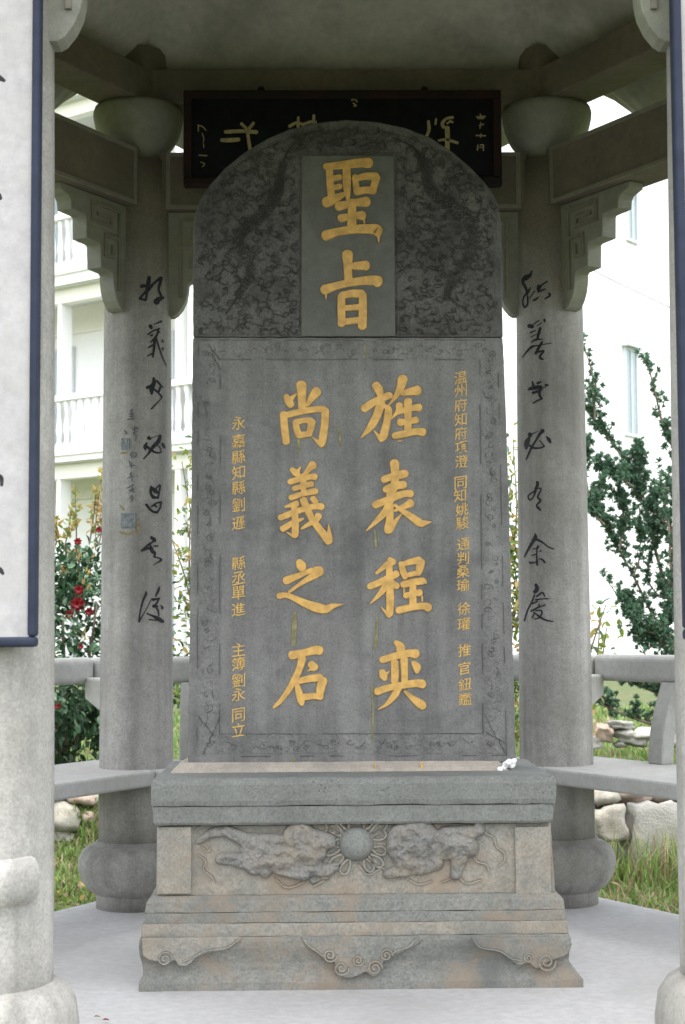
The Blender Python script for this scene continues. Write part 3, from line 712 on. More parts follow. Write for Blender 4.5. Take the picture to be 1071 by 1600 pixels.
def crook(x0, y0, x1, y1, w_=1.5, j=.5, gap=.1):
    n = int(max(abs(x1 - x0), abs(y1 - y0)) / 24) + 1
    for i in range(n):
        if random.random() < gap: continue
        fine(mb, [(x0 + (x1 - x0) * t + random.uniform(-j, j), y0 + (y1 - y0) * t + random.uniform(-j, j), w_ * random.uniform(.4, 1.0)) for t in np.linspace(i / n, (i + 1) / n, 4)], sm, .0014)
for (a, b, c, d, wq, gp) in ((345, 562, 750, 562, 1.2, .2), (344, 1147, 754, 1146, 1.5, .15), (344.5, 562, 343.5, 1147, 1.0, .45), (750, 562, 755, 1146, 1.2, .3), (310, 534, 308, 1182, .9, .55),
                         (778, 534, 792, 1180, .9, .5), (308, 1182, 792, 1180, 1.0, .5), (306, 531, 782, 531, 1.4, .1)):
    crook(a, b, c, d, wq, .4, gp)
def curl(cx, cy, r, w_=1.2, fm_=sm, h=.0014):
    turns = random.uniform(.7, 1.5); a0 = random.uniform(0, 6.28); dr = random.choice((-1, 1)); n = int(8 * turns) + 3
    fine(mb, [(cx + r * (1 - .75 * i / n) * math.cos(a0 + dr * 6.28 * turns * i / n), cy + r * (1 - .75 * i / n) * math.sin(a0 + dr * 6.28 * turns * i / n) * .85, w_ * random.uniform(.45, .95)) for i in range(n + 1)], fm_, h)
def squig(cx, cy, L, ang, w_=1.2, fm_=sm, h=.0014, amp=3):
    ph = random.uniform(0, 6); c, s_ = math.cos(ang), math.sin(ang)
    pts = [(cx + u * c - amp * math.sin(u / 3.2 + ph) * s_, cy + u * s_ + amp * math.sin(u / 3.2 + ph) * c, w_ * random.uniform(.35, .95)) for u in np.linspace(-L / 2, L / 2, 8)]
    fine(mb, pts, fm_, h)
_xs = np.arange(309, 790, 1.6); _ys = np.arange(531, 1181, 1.6); _id = {}; _V = []; _F = []
for j, yy in enumerate(_ys):       # shallow carved band all round the border
    k_ = (yy - 530) / 650
    for i, xx in enumerate(_xs):
        oL, iL, iR, oR = 311 - 2.5 * k_, 344 - k_, 750.5 + 4.5 * k_, 778 + 13 * k_
        if oL < xx < oR and 532 < yy < 1180 and not (iL < xx < iR and 561 < yy < 1147):
            e = min(xx - oL, oR - xx, yy - 532, 1180 - yy)
            if iL - 0 > xx: e = min(e, iL - xx)
            if iR < xx: e = min(e, xx - iR) if 561 < yy < 1147 else e
            q_ = Vector((xx / 17, yy / 17, 7)); a_ = mnoise.noise(q_) * 2; b2 = mnoise.noise(q_ + Vector((3, 4, 1))) * 2
            v_ = mnoise.noise(Vector((xx / 8 + a_, yy / 8 + b2, 3)))
            p = PY(xx, yy, YS); _id[(i, j)] = len(_V); _V.append((p.x, YS - (.0004 + max(0, 1 - abs(v_) * 4) * .0024) * min(1, max(0, e / 4)) + (.0012 if e < 1.6 else 0), p.z))
for (i, j), k in _id.items():
    q = (k, _id.get((i, j + 1)), _id.get((i + 1, j + 1)), _id.get((i + 1, j)))
    if None not in q: _F.append(q)
pyobj('border_relief', _V, _F, M['stele'], stele, True)
sm = wall_map(YS - .0022)
y = 545
while y < 1140:      # side borders: running leaf scroll
    for cx in (327 - (y - 540) * .002, 765 + (y - 540) * .012):
        if random.random() < .5: squig(cx + random.uniform(-8, 8), y, random.uniform(8, 15), math.pi / 2 + random.uniform(-1, 1), 1.3, amp=3)
        if random.random() < .75: curl(cx + random.uniform(-8, 8), y + random.uniform(-5, 5), random.uniform(3.5, 7), 1.3)
    y += 12
x = 325
while x < 775:
    for cy in (547, 1164):
        if random.random() < .5: squig(x, cy + random.uniform(-7, 7), random.uniform(8, 16), random.uniform(-.7, .7), 1.3, amp=3)
        if random.random() < .6: curl(x + random.uniform(-5, 5), cy + random.uniform(-7, 7), random.uniform(3.5, 7), 1.2)
    x += 11
for (a, b, c, d) in ((330, 550, 345, 580), (326, 540, 344, 562), (344, 1120, 318, 1180), (310, 1120, 335, 1150), (757, 1116, 790, 1178), (760, 1145, 788, 1160)):
    crook(a, b, c, d, 1.4, 1.5, 0)
mb.build('border_carving', M['groove'], stele)['kind'] = 'stuff'
mb = MB(); shh = wall_map(YS - .0062)
centers = []
for _ in range(2600):
    x, y = random.uniform(308, 780), random.uniform(198, 520)
    if not in_arc(x, y, 13) or (464 < x < 626 and y > 232): continue
    if all((x - a) ** 2 + (y - b) ** 2 > 130 for a, b in centers): centers.append((x, y))
for (x, y) in centers:
    nl = random.choice((2, 3, 3, 4)); ro = random.uniform(3, 5); a8 = random.uniform(0, 6.28)
    for q9 in range(nl):      # scalloped cloud heads: open arcs side by side
        aa = a8 + q9 * 1.15; cx9, cy9 = x + ro * math.cos(aa), y + ro * math.sin(aa) * .8
        fine(mb, [(cx9 + ro * .72 * math.cos(aa + u), cy9 + ro * .62 * math.sin(aa + u), .8 * random.uniform(.7, 1.1)) for u in np.linspace(-1.5, 1.6, 7)], shh, .0018)
    if random.random() < .8: squig(x, y, random.uniform(12, 26), random.uniform(0, 3.1), .9, shh, .0024, 3)
mb.build('cloud_carving', M['dark_line'], stele)['kind'] = 'stuff'
mb = MB()
for path in ([(474, 212), (448, 240), (438, 280), (428, 312), (400, 345), (372, 372), (392, 420), (372, 462), (352, 492)], [(612, 214), (648, 232), (664, 262), (676, 300), (714, 330), (742, 370), (722, 420), (700, 460), (735, 488)]):
    sp = smooth_path([(a, b, 0) for a, b in path], 8)
    for i in range(1, len(sp) - 1):
        t = sp[i + 1][:2] - sp[i - 1][:2]; t /= np.hypot(*t); nn = np.array([-t[1], t[0]]); hw = 11 * math.sin(math.pi * (i + 3) / (len(sp) + 8))
        for o_ in (-1, 0, 1) if hw > 6 else (0,):
            c = sp[i][:2] + nn * o_ * hw * .62
            if 466 < c[0] < 622 and c[1] > 236: continue
            fine(mb, [(*(c - nn * hw * .3 - t * 2), .7), (*(c + t * 2.5), 1.1), (*(c + nn * hw * .3 - t * 2), .7)], shh, .0026)
mb.build('dragon_scale', M['dark_line'], stele)['kind'] = 'stuff'
# ---- large gilt characters, one brush-stroke relief each
BIG = {
 '聖': (470, 230, [[(265,205,75),(450,185,85),(620,165,95),(715,165,108)], [(300,200,80),(310,380,80),(325,540,85)], [(480,200,85),(485,400,85),(495,545,40)], [(330,330,60),(410,315,62)], [(330,430,60),(412,412,58)],
   [(270,575,115),(350,545,100),(470,485,40)], [(570,310,60),(580,400,70),(590,475,70)], [(560,335,60),(680,305,75),(785,310,92)], [(795,320,80),(770,400,80),(750,465,70)], [(590,465,80),(680,450,75),(765,455,80)],
   [(395,620,95),(550,585,75),(688,572,108)], [(422,745,85),(550,720,70),(645,715,100)], [(540,575,90),(538,700,92),(535,850,100)], [(262,925,112),(400,885,85),(600,858,92),(780,860,110),(808,885,105)], [(660,745,22),(670,798,14)], [(815,915,45),(816,995,12)]]),
 '旨': (470, 380, [[(490,118,118),(495,250,92),(500,390,90)], [(560,240,80),(660,235,98),(682,236,108)], [(250,488,105),(400,440,80),(600,400,88),(760,390,105),(808,402,122)], [(425,560,80),(428,700,85),(430,845,85)],
   [(430,550,75),(530,530,85),(640,530,90)], [(650,545,85),(650,700,90),(645,870,95)], [(440,682,58),(620,670,68)], [(440,825,70),(620,805,72)], [(265,530,25),(267,590,10)]]),
 '旌': (545, 570, [[(285,215,88),(320,270,92),(335,330,60)], [(165,458,88),(270,390,80),(400,330,80),(432,325,74)], [(340,390,90),(300,520,92),(230,650,78),(130,765,12)], [(375,430,40),(415,475,82),(400,600,82),(365,740,90),(345,780,62)], [(345,785,60),(265,690,12)],
   [(565,150,108),(545,230,88),(495,330,55),(420,422,15)], [(560,300,60),(660,280,85),(718,270,108)], [(530,425,78),(520,480,60),(450,565,15)], [(520,495,60),(600,472,70),(690,452,70),(735,450,88)], [(620,385,92),(620,520,80),(620,690,80)],
   [(538,605,84),(620,595,60),(705,580,78)], [(482,745,75),(600,720,80),(700,700,75),(775,705,92)], [(520,800,14),(555,800,10)]]),
 '表': (545, 710, [[(480,92,102),(485,200,85),(480,330,88),(430,430,80)], [(368,265,78),(450,235,80),(560,210,88),(592,202,86)], [(388,370,78),(470,335,80),(576,318,85)], [(278,530,82),(380,490,80),(500,440,82),(590,412,75),(650,411,84)],
   [(440,470,80),(390,590,82),(300,690,58),(185,800,14)], [(435,540,78),(430,680,80),(415,780,92),(415,800,84)], [(425,790,88),(490,700,48),(550,630,15)], [(648,512,92),(590,540,70),(480,592,30)], [(482,530,32),(560,590,55),(680,670,78),(750,720,84),(800,718,55),(868,706,8)]]),
 '程': (545, 850, [[(460,185,80),(400,220,68),(292,305,30)], [(425,160,46),(470,185,60)], [(222,445,70),(330,400,75),(440,345,75),(500,315,80)], [(425,230,70),(430,400,80),(435,600,85),(430,720,75),(422,752,50)], [(420,750,50),(340,660,8)], [(400,420,80),(330,520,58),(225,625,10)],
   [(460,400,50),(502,442,74)], [(548,205,58),(570,290,70),(592,350,58)], [(560,215,60),(640,190,66),(735,172,86)], [(755,190,92),(740,270,80),(730,310,60)], [(605,330,52),(680,312,58),(738,300,58)], [(572,425,78),(680,400,78),(775,388,78)], [(670,430,75),(672,640,80)], [(598,540,68),(680,520,60),(742,510,80)],
   [(522,695,78),(650,665,75),(775,650,75),(832,665,95)], [(795,385,40),(812,415,12)], [(578,470,22),(580,510,18)], [(768,550,20),(770,600,14)]]),
 '奕': (545, 985, [[(495,125,50),(540,170,95),(545,230,88)], [(352,310,74),(480,272,78),(620,242,80),(702,246,102)], [(480,335,80),(485,430,85),(480,530,80)], [(580,300,82),(585,450,75),(585,540,70)], [(350,430,64),(366,475,90),(378,505,60)], [(365,470,56),(428,430,8)], [(680,340,56),(712,385,90),(715,430,52)],
   [(298,640,82),(420,600,75),(560,575,78),(700,555,84),(772,562,98)], [(520,600,80),(480,680,74),(400,770,44),(312,825,10)], [(590,640,30),(680,720,68),(755,775,98),(775,795,84)]]),
 '尚': (410, 580, [[(410,145,112),(415,260,92),(420,390,90)], [(250,265,62),(275,310,90),(302,355,75)], [(290,300,60),(358,240,18)], [(568,215,108),(520,280,80),(472,355,42)], [(222,450,80),(235,600,85),(252,740,80)], [(240,465,66),(400,425,72),(560,400,68),(640,402,80)], [(660,415,84),(655,550,84),(630,720,84),(618,775,60)], [(612,765,58),(522,690,8)],
   [(350,535,68),(365,620,75),(385,670,78)], [(350,535,66),(440,518,62),(508,522,78)], [(520,535,86),(502,620,74),(485,655,60)], [(385,672,74),(500,658,62)]]),
 '義': (410, 715, [[(312,125,52),(345,155,75),(378,182,58)], [(370,150,48),(400,100,14)], [(530,80,92),(490,120,64),(440,185,48)], [(292,255,64),(400,225,64),(520,200,68),(550,205,74)], [(332,325,58),(430,300,58),(518,275,64)], [(302,420,64),(420,382,58),(560,352,70)], [(430,190,68),(430,300,68),(436,380,58)],
   [(358,485,74),(300,500,48),(245,515,28)], [(192,630,68),(330,575,68),(450,535,66),(560,510,68),(620,515,80)], [(335,515,68),(345,650,74),(345,790,78),(340,822,60)], [(325,822,38),(255,780,8)], [(217,745,74),(320,685,60),(430,640,28)], [(432,445,82),(480,560,78),(540,670,74),(640,800,84),(698,875,88)], [(704,845,72),(695,700,8)],
   [(588,612,78),(560,660,58),(480,702,48),(412,745,24)], [(530,430,66),(558,460,68)]]),
 '之': (410, 850, [[(388,190,76),(408,225,108),(420,255,88)], [(252,385,88),(330,352,74),(430,312,54),(520,275,58)], [(565,290,112),(600,288,108)], [(560,320,84),(450,385,54),(360,445,38),(285,500,34)], [(178,545,70),(250,535,62),(340,570,64),(450,622,84),(570,665,104),(665,682,88),(735,652,58),(848,628,8)]]),
 '石': (410, 985, [[(312,262,96),(440,235,80),(560,207,94),(600,212,98)], [(420,290,88),(390,400,74),(340,510,74),(260,650,60),(180,750,48),(122,803,30)], [(512,355,78),(545,388,92)], [(520,400,40),(475,425,12)], [(360,560,50),(385,650,74),(408,735,80),(415,768,52)], [(380,532,66),(500,505,76),(605,495,84)], [(635,525,98),(612,600,92),(600,690,78)], [(430,700,74),(540,687,68),(615,695,70)]]),
}
for ch, (ox, oy, strokes) in BIG.items():
    mb = MB(); onp = oy < 500
    for q, s_ in enumerate(strokes):
        stroke(mb, s_, wall_map(YS - (.008 if onp else 0.0)), .0055 + q * .00012, ox, oy, 1 / 6.694, .015)
    o = mb.build('gilt_character', M['gold'], stele); o['label'] = 'large gilt brush character ' + ch
# paint drips and scars
mb = MB()
for pts in ([(570, 540, 3), (570, 558, 3)], [(528, 668, 3), (531, 680, 3.5), (532, 697, 3)], [(467, 688, 5), (467, 706, 3)], [(581, 1068, 2), (583, 1110, 3), (582, 1160, 2)], [(461, 958, 5), (460, 985, 8), (459, 1006, 6)], [(586, 830, 3), (588, 855, 4)], [(590, 965, 3), (588, 1000, 5), (584, 1015, 3)],
            [(459, 1185, 4), (460, 1196, 3)], [(508, 660, 2), (509, 700, 2)]):
    fine(mb, pts, sm, .0006, 4)
mb.build('paint_drip', M['drip'], stele)['kind'] = 'stuff'
mb = MB()
for pts in ([(659, 1192, 4), (660, 1204, 4)], [(586, 1192, 2), (587, 1204, 2)]):
    fine(mb, pts, wall_map(YS - .038), .001, 4)
mb.build('paint_drip', M['gold2'], ped)
# ---- small gilt inscriptions
FS = bpy.data.curves.new('ft', 'FONT')
def chars(name, items, mat, parent, Y, h=.002, bold=.012, conv=None, italic=.0):
    for (ch, px, py, wpx) in items:
        V = []; Fc = []
        c = bpy.data.curves.new('c', 'FONT'); c.body = ch; c.size = 1; c.extrude = .03; c.offset = bold; c.resolution_u = 3
        o = bpy.data.objects.new('c', c); COL.objects.link(o); bpy.context.view_layer.update()
        me = bpy.data.meshes.new_from_object(o.evaluated_get(bpy.context.evaluated_depsgraph_get()))
        bpy.data.objects.remove(o); co = np.array([v.co for v in me.vertices]) if len(me.vertices) else np.zeros((0, 3))
        if not len(co): continue
        lo, hi = co.min(0), co.max(0); cx, cy = (lo[0] + hi[0]) / 2, (lo[1] + hi[1]) / 2; sx = wpx / max(hi[0] - lo[0], hi[1] - lo[1])
        b0 = len(V); ar = random.uniform(.10, .20); sd9 = random.uniform(0, 99)
        for v in co:
            u, t = (v[0] - cx) * sx, (v[1] - cy) * sx
            t += u * ar; u += .75 * mnoise.noise(Vector((u / 3.2, t / 3.2, sd9))); t += .75 * mnoise.noise(Vector((u / 3.2, t / 3.2, sd9 + 5)))     # brush characters rise to the right
            q = PY(px + u, py - t, Y); V.append((q.x, Y - (h if v[2] > 0 else -.001), q.z))
        Fc += [tuple(b0 + i for i in p.vertices) for p in me.polygons]; bpy.data.meshes.remove(me)
        pyobj(name, V, Fc, mat, parent)['label'] = 'small gilt character ' + ch
R1 = list(zip('温州府知府項澄同知姚駿通判桑瑜徐瓘推官鈕鑑', [720, 720, 720, 720, 720.5, 721, 721.5, 720, 719, 722, 723, 724, 724, 724, 724, 725, 725, 726, 726, 727, 727],
     [590, 610, 633, 655, 677, 699, 721, 754, 774, 796, 817, 850, 872, 893, 914, 951, 975, 1016, 1044, 1069, 1092]))
chars('small_gilt_character', [(c, x, y, 20) for c, x, y in R1], M['gold2'], stele, YS, bold=.003)
L1_ = list(zip('永嘉縣知縣劉遜縣丞單進主簿劉永同立', [373] * 17, [661, 689, 714, 738, 762, 789, 817, 880, 903, 926, 952, 1015, 1037, 1063, 1085, 1117, 1140]))
chars('small_gilt_character', [(c, x, y, 21) for c, x, y in L1_], M['gold2'], stele, YS, bold=.003)
# ------------------------------------------------------------------ calligraphy on the rear columns
BL = {'好': (200, 420, [[(445,180,80),(430,300,90),(400,420,70),(395,560,50),(370,660,50)], [(280,365,70),(340,355,80)], [(690,190,70),(560,290,50),(430,430,80),(320,540,50),(250,620,60)], [(250,625,50),(370,655,50)], [(700,195,70),(670,330,60),(650,440,50),(700,560,55)], [(745,600,55),(650,640,110),(600,695,130)]]),
 '義': (200, 495, [[(470,190,80),(495,235,60)], [(705,95,45),(540,160,15)], [(420,370,35),(540,290,30),(670,250,30)], [(480,395,40),(520,375,35)], [(650,240,30),(600,400,45),(480,530,30)], [(560,480,60),(550,650,55),(525,840,38)], [(590,440,40),(650,620,34),(720,820,24),(815,1025,12)], [(430,650,25),(520,590,38)], [(410,820,28),(500,770,30)], [(725,490,30),(740,530,28)], [(735,650,35),(740,695,28)], [(640,290,30),(680,340,20)]]),
 '者': (200, 575, [[(540,210,50),(550,300,85),(500,430,105),(500,540,55)], [(405,410,70),(520,370,80)], [(610,265,45),(680,350,45),(740,410,22)], [(680,410,55),(645,500,48)], [(560,450,45),(650,530,40),(710,600,38),(700,640,28)], [(690,655,18),(600,750,22),(495,855,28)]]),
 '必': (200, 665, [[(435,255,80),(470,272,60)], [(480,262,18),(650,200,12)], [(682,210,60),(640,330,88),(520,460,76),(430,590,40),(330,695,28)], [(400,360,36),(360,440,78),(370,510,28)], [(400,440,58),(520,530,48),(620,568,38),(710,555,22)], [(708,545,18),(670,460,24),(610,390,18)], [(722,360,28),(750,420,66),(785,478,22)]]),
 '昌': (200, 745, [[(490,205,50),(478,320,58),(530,440,58)], [(510,225,48),(570,290,100),(620,330,58)], [(580,250,28),(670,168,34)], [(680,185,44),(660,320,38),(630,440,46)], [(495,380,58),(560,430,58),(640,440,46)], [(385,580,50),(450,660,58),(530,730,50),(620,742,56)], [(500,620,38),(600,550,34),(700,530,46)], [(702,540,42),(682,640,38),(625,738,46)], [(570,595,55),(610,635,28)]]),
 '其': (200, 820, [[(492,262,60),(550,310,88),(580,340,46)], [(540,350,38),(440,410,44),(290,540,46)], [(295,542,46),(420,492,58),(510,500,66)], [(470,430,46),(510,550,78),(570,595,56),(550,670,40)], [(540,450,24),(622,440,38)], [(550,670,34),(640,690,30),(700,720,44),(688,750,44),(620,790,28),(532,843,10)]]),
 '後': (200, 910, [[(375,185,20),(380,240,52),(320,380,44),(260,600,34),(235,820,46)], [(240,815,36),(330,660,22),(430,480,18),(500,330,16)], [(662,92,30),(640,170,56),(582,290,34)], [(530,360,64),(590,350,48),(660,340,46)], [(640,370,38),(590,460,44),(530,500,56),(620,500,48)], [(590,520,38),(640,600,38),(650,700,28)], [(692,480,20),(725,520,46),(722,558,28)], [(402,650,30),(520,700,48),(640,760,86),(730,815,76)], [(442,775,24),(600,792,28)]])}
BR = {'積': (800, 415, [[(420,110,30),(380,200,68),(300,250,116),(240,300,76),(240,390,58)], [(260,400,56),(310,520,58),(320,600,56)], [(390,460,24),(330,560,58),(250,660,38),(230,780,38),(270,872,46),(328,800,42),(330,640,38)], [(372,680,20),(480,530,28)], [(575,440,100),(555,495,80)], [(590,430,36),(740,330,32)], [(545,550,38),(700,490,32)], [(440,735,28),(500,705,52),(580,640,10)], [(692,695,28),(770,650,44),(800,610,48),(782,580,46)]]),
 '善': (800, 490, [[(360,260,90),(430,268,86)], [(460,220,28),(570,140,22)], [(680,122,44),(690,162,48)], [(620,190,24),(530,260,18)], [(390,400,34),(500,350,22)], [(595,305,58),(560,420,56),(540,520,58)], [(400,490,24),(500,440,20),(620,405,14)], [(400,610,14),(490,550,44),(640,535,24)], [(630,600,56),(570,700,58),(500,835,58)], [(205,928,12),(280,830,34),(410,700,52),(520,670,28),(830,615,18)], [(560,800,46),(670,780,38),(595,880,48),(600,930,56),(655,958,34)]]),
 '家': (800, 575, [[(430,285,34),(450,370,58)], [(605,290,40),(540,320,58)], [(340,455,30),(400,430,78),(560,400,88),(620,400,58)], [(440,520,58),(560,480,58),(620,440,58)], [(580,480,66),(580,560,56),(620,640,46)], [(635,640,34),(540,680,38),(445,738,28)], [(705,350,46),(755,360,44)], [(650,420,18),(730,380,18)]]),
 '必': (800, 655, [[(370,318,90),(395,328,84)], [(430,300,24),(560,250,12)], [(648,240,86),(580,320,58),(480,480,44),(400,620,46),(300,838,34)], [(365,380,58),(310,500,106),(300,610,58)], [(370,550,46),(460,600,46),(600,600,34),(680,565,34)], [(680,560,28),(582,442,22)], [(725,365,30),(780,430,76),(808,485,50)]]),
 '有': (800, 735, [[(530,245,60),(540,290,66),(500,400,58),(460,540,34),(380,620,34),(345,560,34),(352,520,34),(460,440,34)], [(520,370,34),(610,385,28),(580,470,34),(540,560,38),(600,630,44),(520,730,38),(570,800,52),(610,845,20)]]),
 '余': (800, 825, [[(485,112,20),(490,200,84),(400,350,66),(310,510,48),(262,608,28)], [(510,235,56),(640,300,38),(760,390,28),(880,438,22)], [(540,372,34),(550,400,46)], [(442,440,24),(550,420,24)], [(590,488,30),(608,474,36)], [(422,575,24),(520,542,28)], [(530,400,34),(520,560,34),(530,778,38)], [(362,710,28),(400,730,46),(500,710,18)], [(572,645,20),(640,660,34),(690,718,38)]]),
 '慶': (800, 905, [[(500,112,58),(530,190,86),(490,260,84),(450,250,28)], [(480,320,30),(420,470,38),(330,650,34),(260,868,38)], [(520,360,38),(640,280,38),(690,360,28)], [(500,430,38),(630,412,28),(768,405,22)], [(430,510,38),(540,460,28)], [(570,520,28),(560,580,38),(400,668,38)], [(560,590,28),(700,536,28)], [(500,660,28),(600,650,34),(630,700,34),(580,800,28),(482,832,28)], [(460,690,24),(600,800,44),(720,858,38),(868,885,22)], [(478,700,24),(420,808,28)]])}
for data, k, lab in ((BL, 0, 'black calligraphy'), (BR, 1, 'black calligraphy')):
    v = HV[k]
    fm_ = lambda px, py, h, v=v: PC(px, py, v.x, v.y, crad, h + .0012)
    for ch, (ox, oy, strokes) in data.items():
        mb = MB()
        for q, s_ in enumerate(strokes): stroke(mb, s_, fm_, .0006 + q * .00012, ox, oy, 80 / 1071, .03, base=-.004)
        o = mb.build('painted_character', M['ink'], cols[k]); o['label'] = 'black brush character ' + ch
v = HV[0]; fm0 = lambda px, py, h: PC(px, py, v.x, v.y, crad, h + .0012)
mb = MB(); SM = [[(240,78,26),(222,105,20)], [(205,132,14),(266,125,14)], [(236,95,16),(235,185,20)], [(188,192,16),(270,184,16)], [(208,158,14),(262,152,14)],
    [(272,275,14),(270,340,12),(258,378,12)], [(246,315,14),(312,300,12)], [(250,352,12),(300,338,12)], [(285,375,12),(290,410,12),(275,448,10)], [(258,290,10),(300,285,10)],
    [(150,322,12),(160,345,14)], [(170,335,10),(178,362,12)], [(150,370,8),(168,362,8)],
    [(215,612,10),(245,585,10),(288,598,12),(285,630,10),(250,650,12),(218,615,10)], [(240,605,12),(262,628,12)], [(206,690,10),(220,735,12)], [(215,745,10),(270,738,12)], [(238,700,10),(232,770,10)],
    [(232,818,12),(218,850,12),(240,860,12)], [(190,885,10),(262,872,10)], [(235,890,10),(240,930,10)], [(175,1012,10),(220,990,12),(258,965,12)], [(235,975,12),(245,1010,12),(225,1050,14)], [(205,1040,10),(265,1022,12)], [(250,1045,12),(258,1060,12)],
    [(215,1110,12),(238,1100,10)], [(240,1095,10),(245,1160,12)], [(205,1135,10),(258,1122,10)], [(222,1165,10),(250,1160,10)]]
for q, s_ in enumerate(SM): stroke(mb, s_, fm0, .0006 + (q % 5) * .00012, 175, 630, 60 / 457, .05, base=-.004)
o = mb.build('painted_signature', M['ink_faint'], cols[0]); o['kind'] = 'stuff'; o['label'] = 'line of small faded brush characters'
def sealp(x0, y0, x1, y1, seed_):
    V = []; Fc = []; n = 14
    for j in range(n + 1):
        for i in range(n + 1):
            px, py = x0 + (x1 - x0) * i / n, y0 + (y1 - y0) * j / n
            e = min(i, j, n - i, n - j); hh = -.003 if e == 0 else .0045 + .003 * (mnoise.noise(Vector((i * .6 + seed_, j * .45, 1))) if e > 1 else .3)
            V.append(PC(px, py, v.x, v.y, crad, hh))
    for j in range(n):
        for i in range(n): Fc.append((j * (n + 1) + i, (j + 1) * (n + 1) + i, (j + 1) * (n + 1) + i + 1, j * (n + 1) + i + 1))
    return V, Fc
for (a, b, c, d, lab) in ((188, 801, 213.5, 826, 'larger lower square seal'), (189, 684, 203.5, 703, 'smaller upper square seal')):
    o = pyobj('carved_seal', *sealp(a, b, c, d, a), M['seal'], cols[0]); o['label'] = lab
mb = MB()
for pts in ([(206, 822, 5), (216, 818, 6), (218, 832, 5)], [(188, 832, 4), (200, 834, 4), (212, 831, 4)], [(190, 708, 3), (200, 707, 3)], [(188, 790, 3), (193, 796, 5)]):
    fine(mb, pts, fm0, .0002, 4)
mb.build('rust_stain', M['stain'], cols[0])
mb = MB()      # lichen ring and pale patch on the right rear column
v1 = HV[1]; fm1 = lambda px, py, h: PC(px, py, v1.x, v1.y, crad, h + .0012)
fine(mb, [(874, 436, 4), (878, 428, 6), (884, 434, 5), (885, 446, 5), (880, 454, 6), (875, 448, 4), (874, 438, 4)], fm1, .0003, 4); mb.build('lichen_ring', M['stain'], cols[1])
mb = MB(); fine(mb, [(878, 437, 6), (878, 446, 6)], fm1, .0008, 4); mb.build('bare_patch', M['trim'], cols[1])
# ------------------------------------------------------------------ name board hanging on the rear beam
YB = 1.36
pl = empty('hanging_name_board', (0, YB, 3.03), 'black name board with gilt characters hanging high behind the stele', 'name board')
pa, pb = PY(287, 141, YB), PY(785, 289, YB)
bd = pyobj('panel', *aabox(pa.x + .03, pb.x - .03, YB + .012, YB + .035, pb.z + .03, pa.z - .03), M['plaque'], pl)
fw = .036
for (x0, x1, z0, z1) in ((pa.x, pb.x, pa.z - fw, pa.z), (pa.x, pb.x, pb.z, pb.z + fw), (pa.x, pa.x + fw, pb.z + fw, pa.z - fw), (pb.x - fw, pb.x, pb.z + fw, pa.z - fw)):
    bevel(pyobj('frame', *aabox(x0, x1, YB - .006, YB + .05, z0, z1), M['plaque_frame'], pl), .006)
for px in (408, 664):
    q = PY(px, 137, YB); pyobj('hanging_peg', *lathe([(.012, q.z - .01), (.016, q.z), (.010, q.z + .01)], q.x, YB + .02, 12), M['plaque_frame'], pl, True)
pm = lambda px, py, h: PY(px, py, YB + .012) + Vector((0, -h, 0))
mb = MB()
P1 = [[(300,355,24),(400,350,22),(500,357,24)], [(275,408,24),(330,408,28),(385,404,24)], [(402,302,18),(438,340,20),(445,370,22)], [(480,298,20),(448,338,20)], [(440,350,22),(450,420,22),(462,490,24)], [(712,318,20),(760,296,18),(800,310,16)], [(768,262,16),(766,320,20)], [(800,305,16),(850,290,18),(880,292,18)], [(868,250,18),(866,310,20)]]
P2 = [[(535,288,20),(538,340,22),(522,385,18)], [(584,272,14),(580,305,14)], [(690,262,20),(650,270,18),(624,300,22),(632,325,22)], [(655,300,12),(672,290,10)], [(655,330,32),(658,400,30),(655,465,34)], [(600,410,14),(650,405,18),(722,426,18)], [(672,285,14),(690,292,14)]]
for s_ in P1: stroke(mb, s_, pm, .004, 280, 120, 260 / 1071, .05)
for s_ in P2: stroke(mb, s_, pm, .004, 540, 120, 260 / 1071, .05)
mb.build('gilt_character', M['plaque_gold'], pl)
mb = MB()
for s_ in ([(845,258,9),(900,256,9)], [(868,240,8),(872,258,8)], [(852,268,8),(890,268,8)], [(872,296,8),(866,330,9)], [(862,312,8),(890,306,8)], [(842,378,9),(902,380,9)], [(872,368,8),(870,390,8)], [(852,440,8),(850,472,8)], [(868,440,8),(888,440,8),(888,475,8)], [(862,455,7),(882,455,7)]): fine(mb, [(540 + a * 260 / 1071, 120 + b * 260 / 1071, c_ * 260 / 1071) for a, b, c_ in s_], pm, .003)
for s_ in ([(125,310,8),(125,350,8)], [(125,315,7),(150,320,7),(175,345,6)], [(150,365,6),(160,400,6),(155,420,5)], [(158,430,6),(160,455,6)], [(130,505,7),(180,508,7)], [(140,550,6),(165,560,6),(150,580,6)]): fine(mb, [(280 + a * 260 / 1071, 120 + b * 260 / 1071, c_ * 260 / 1071) for a, b, c_ in s_], pm, .003)
for s_ in ([(40,150,10),(60,145,10),(75,160,10)], [(50,170,8),(70,185,8),(55,190,8)]): fine(mb, [(540 + a * 260 / 1071, 120 + b * 260 / 1071, c_ * 260 / 1071) for a, b, c_ in s_], pm, .003)
mb.build('gilt_small_writing', M['plaque_gold'], pl)['kind'] = 'stuff'
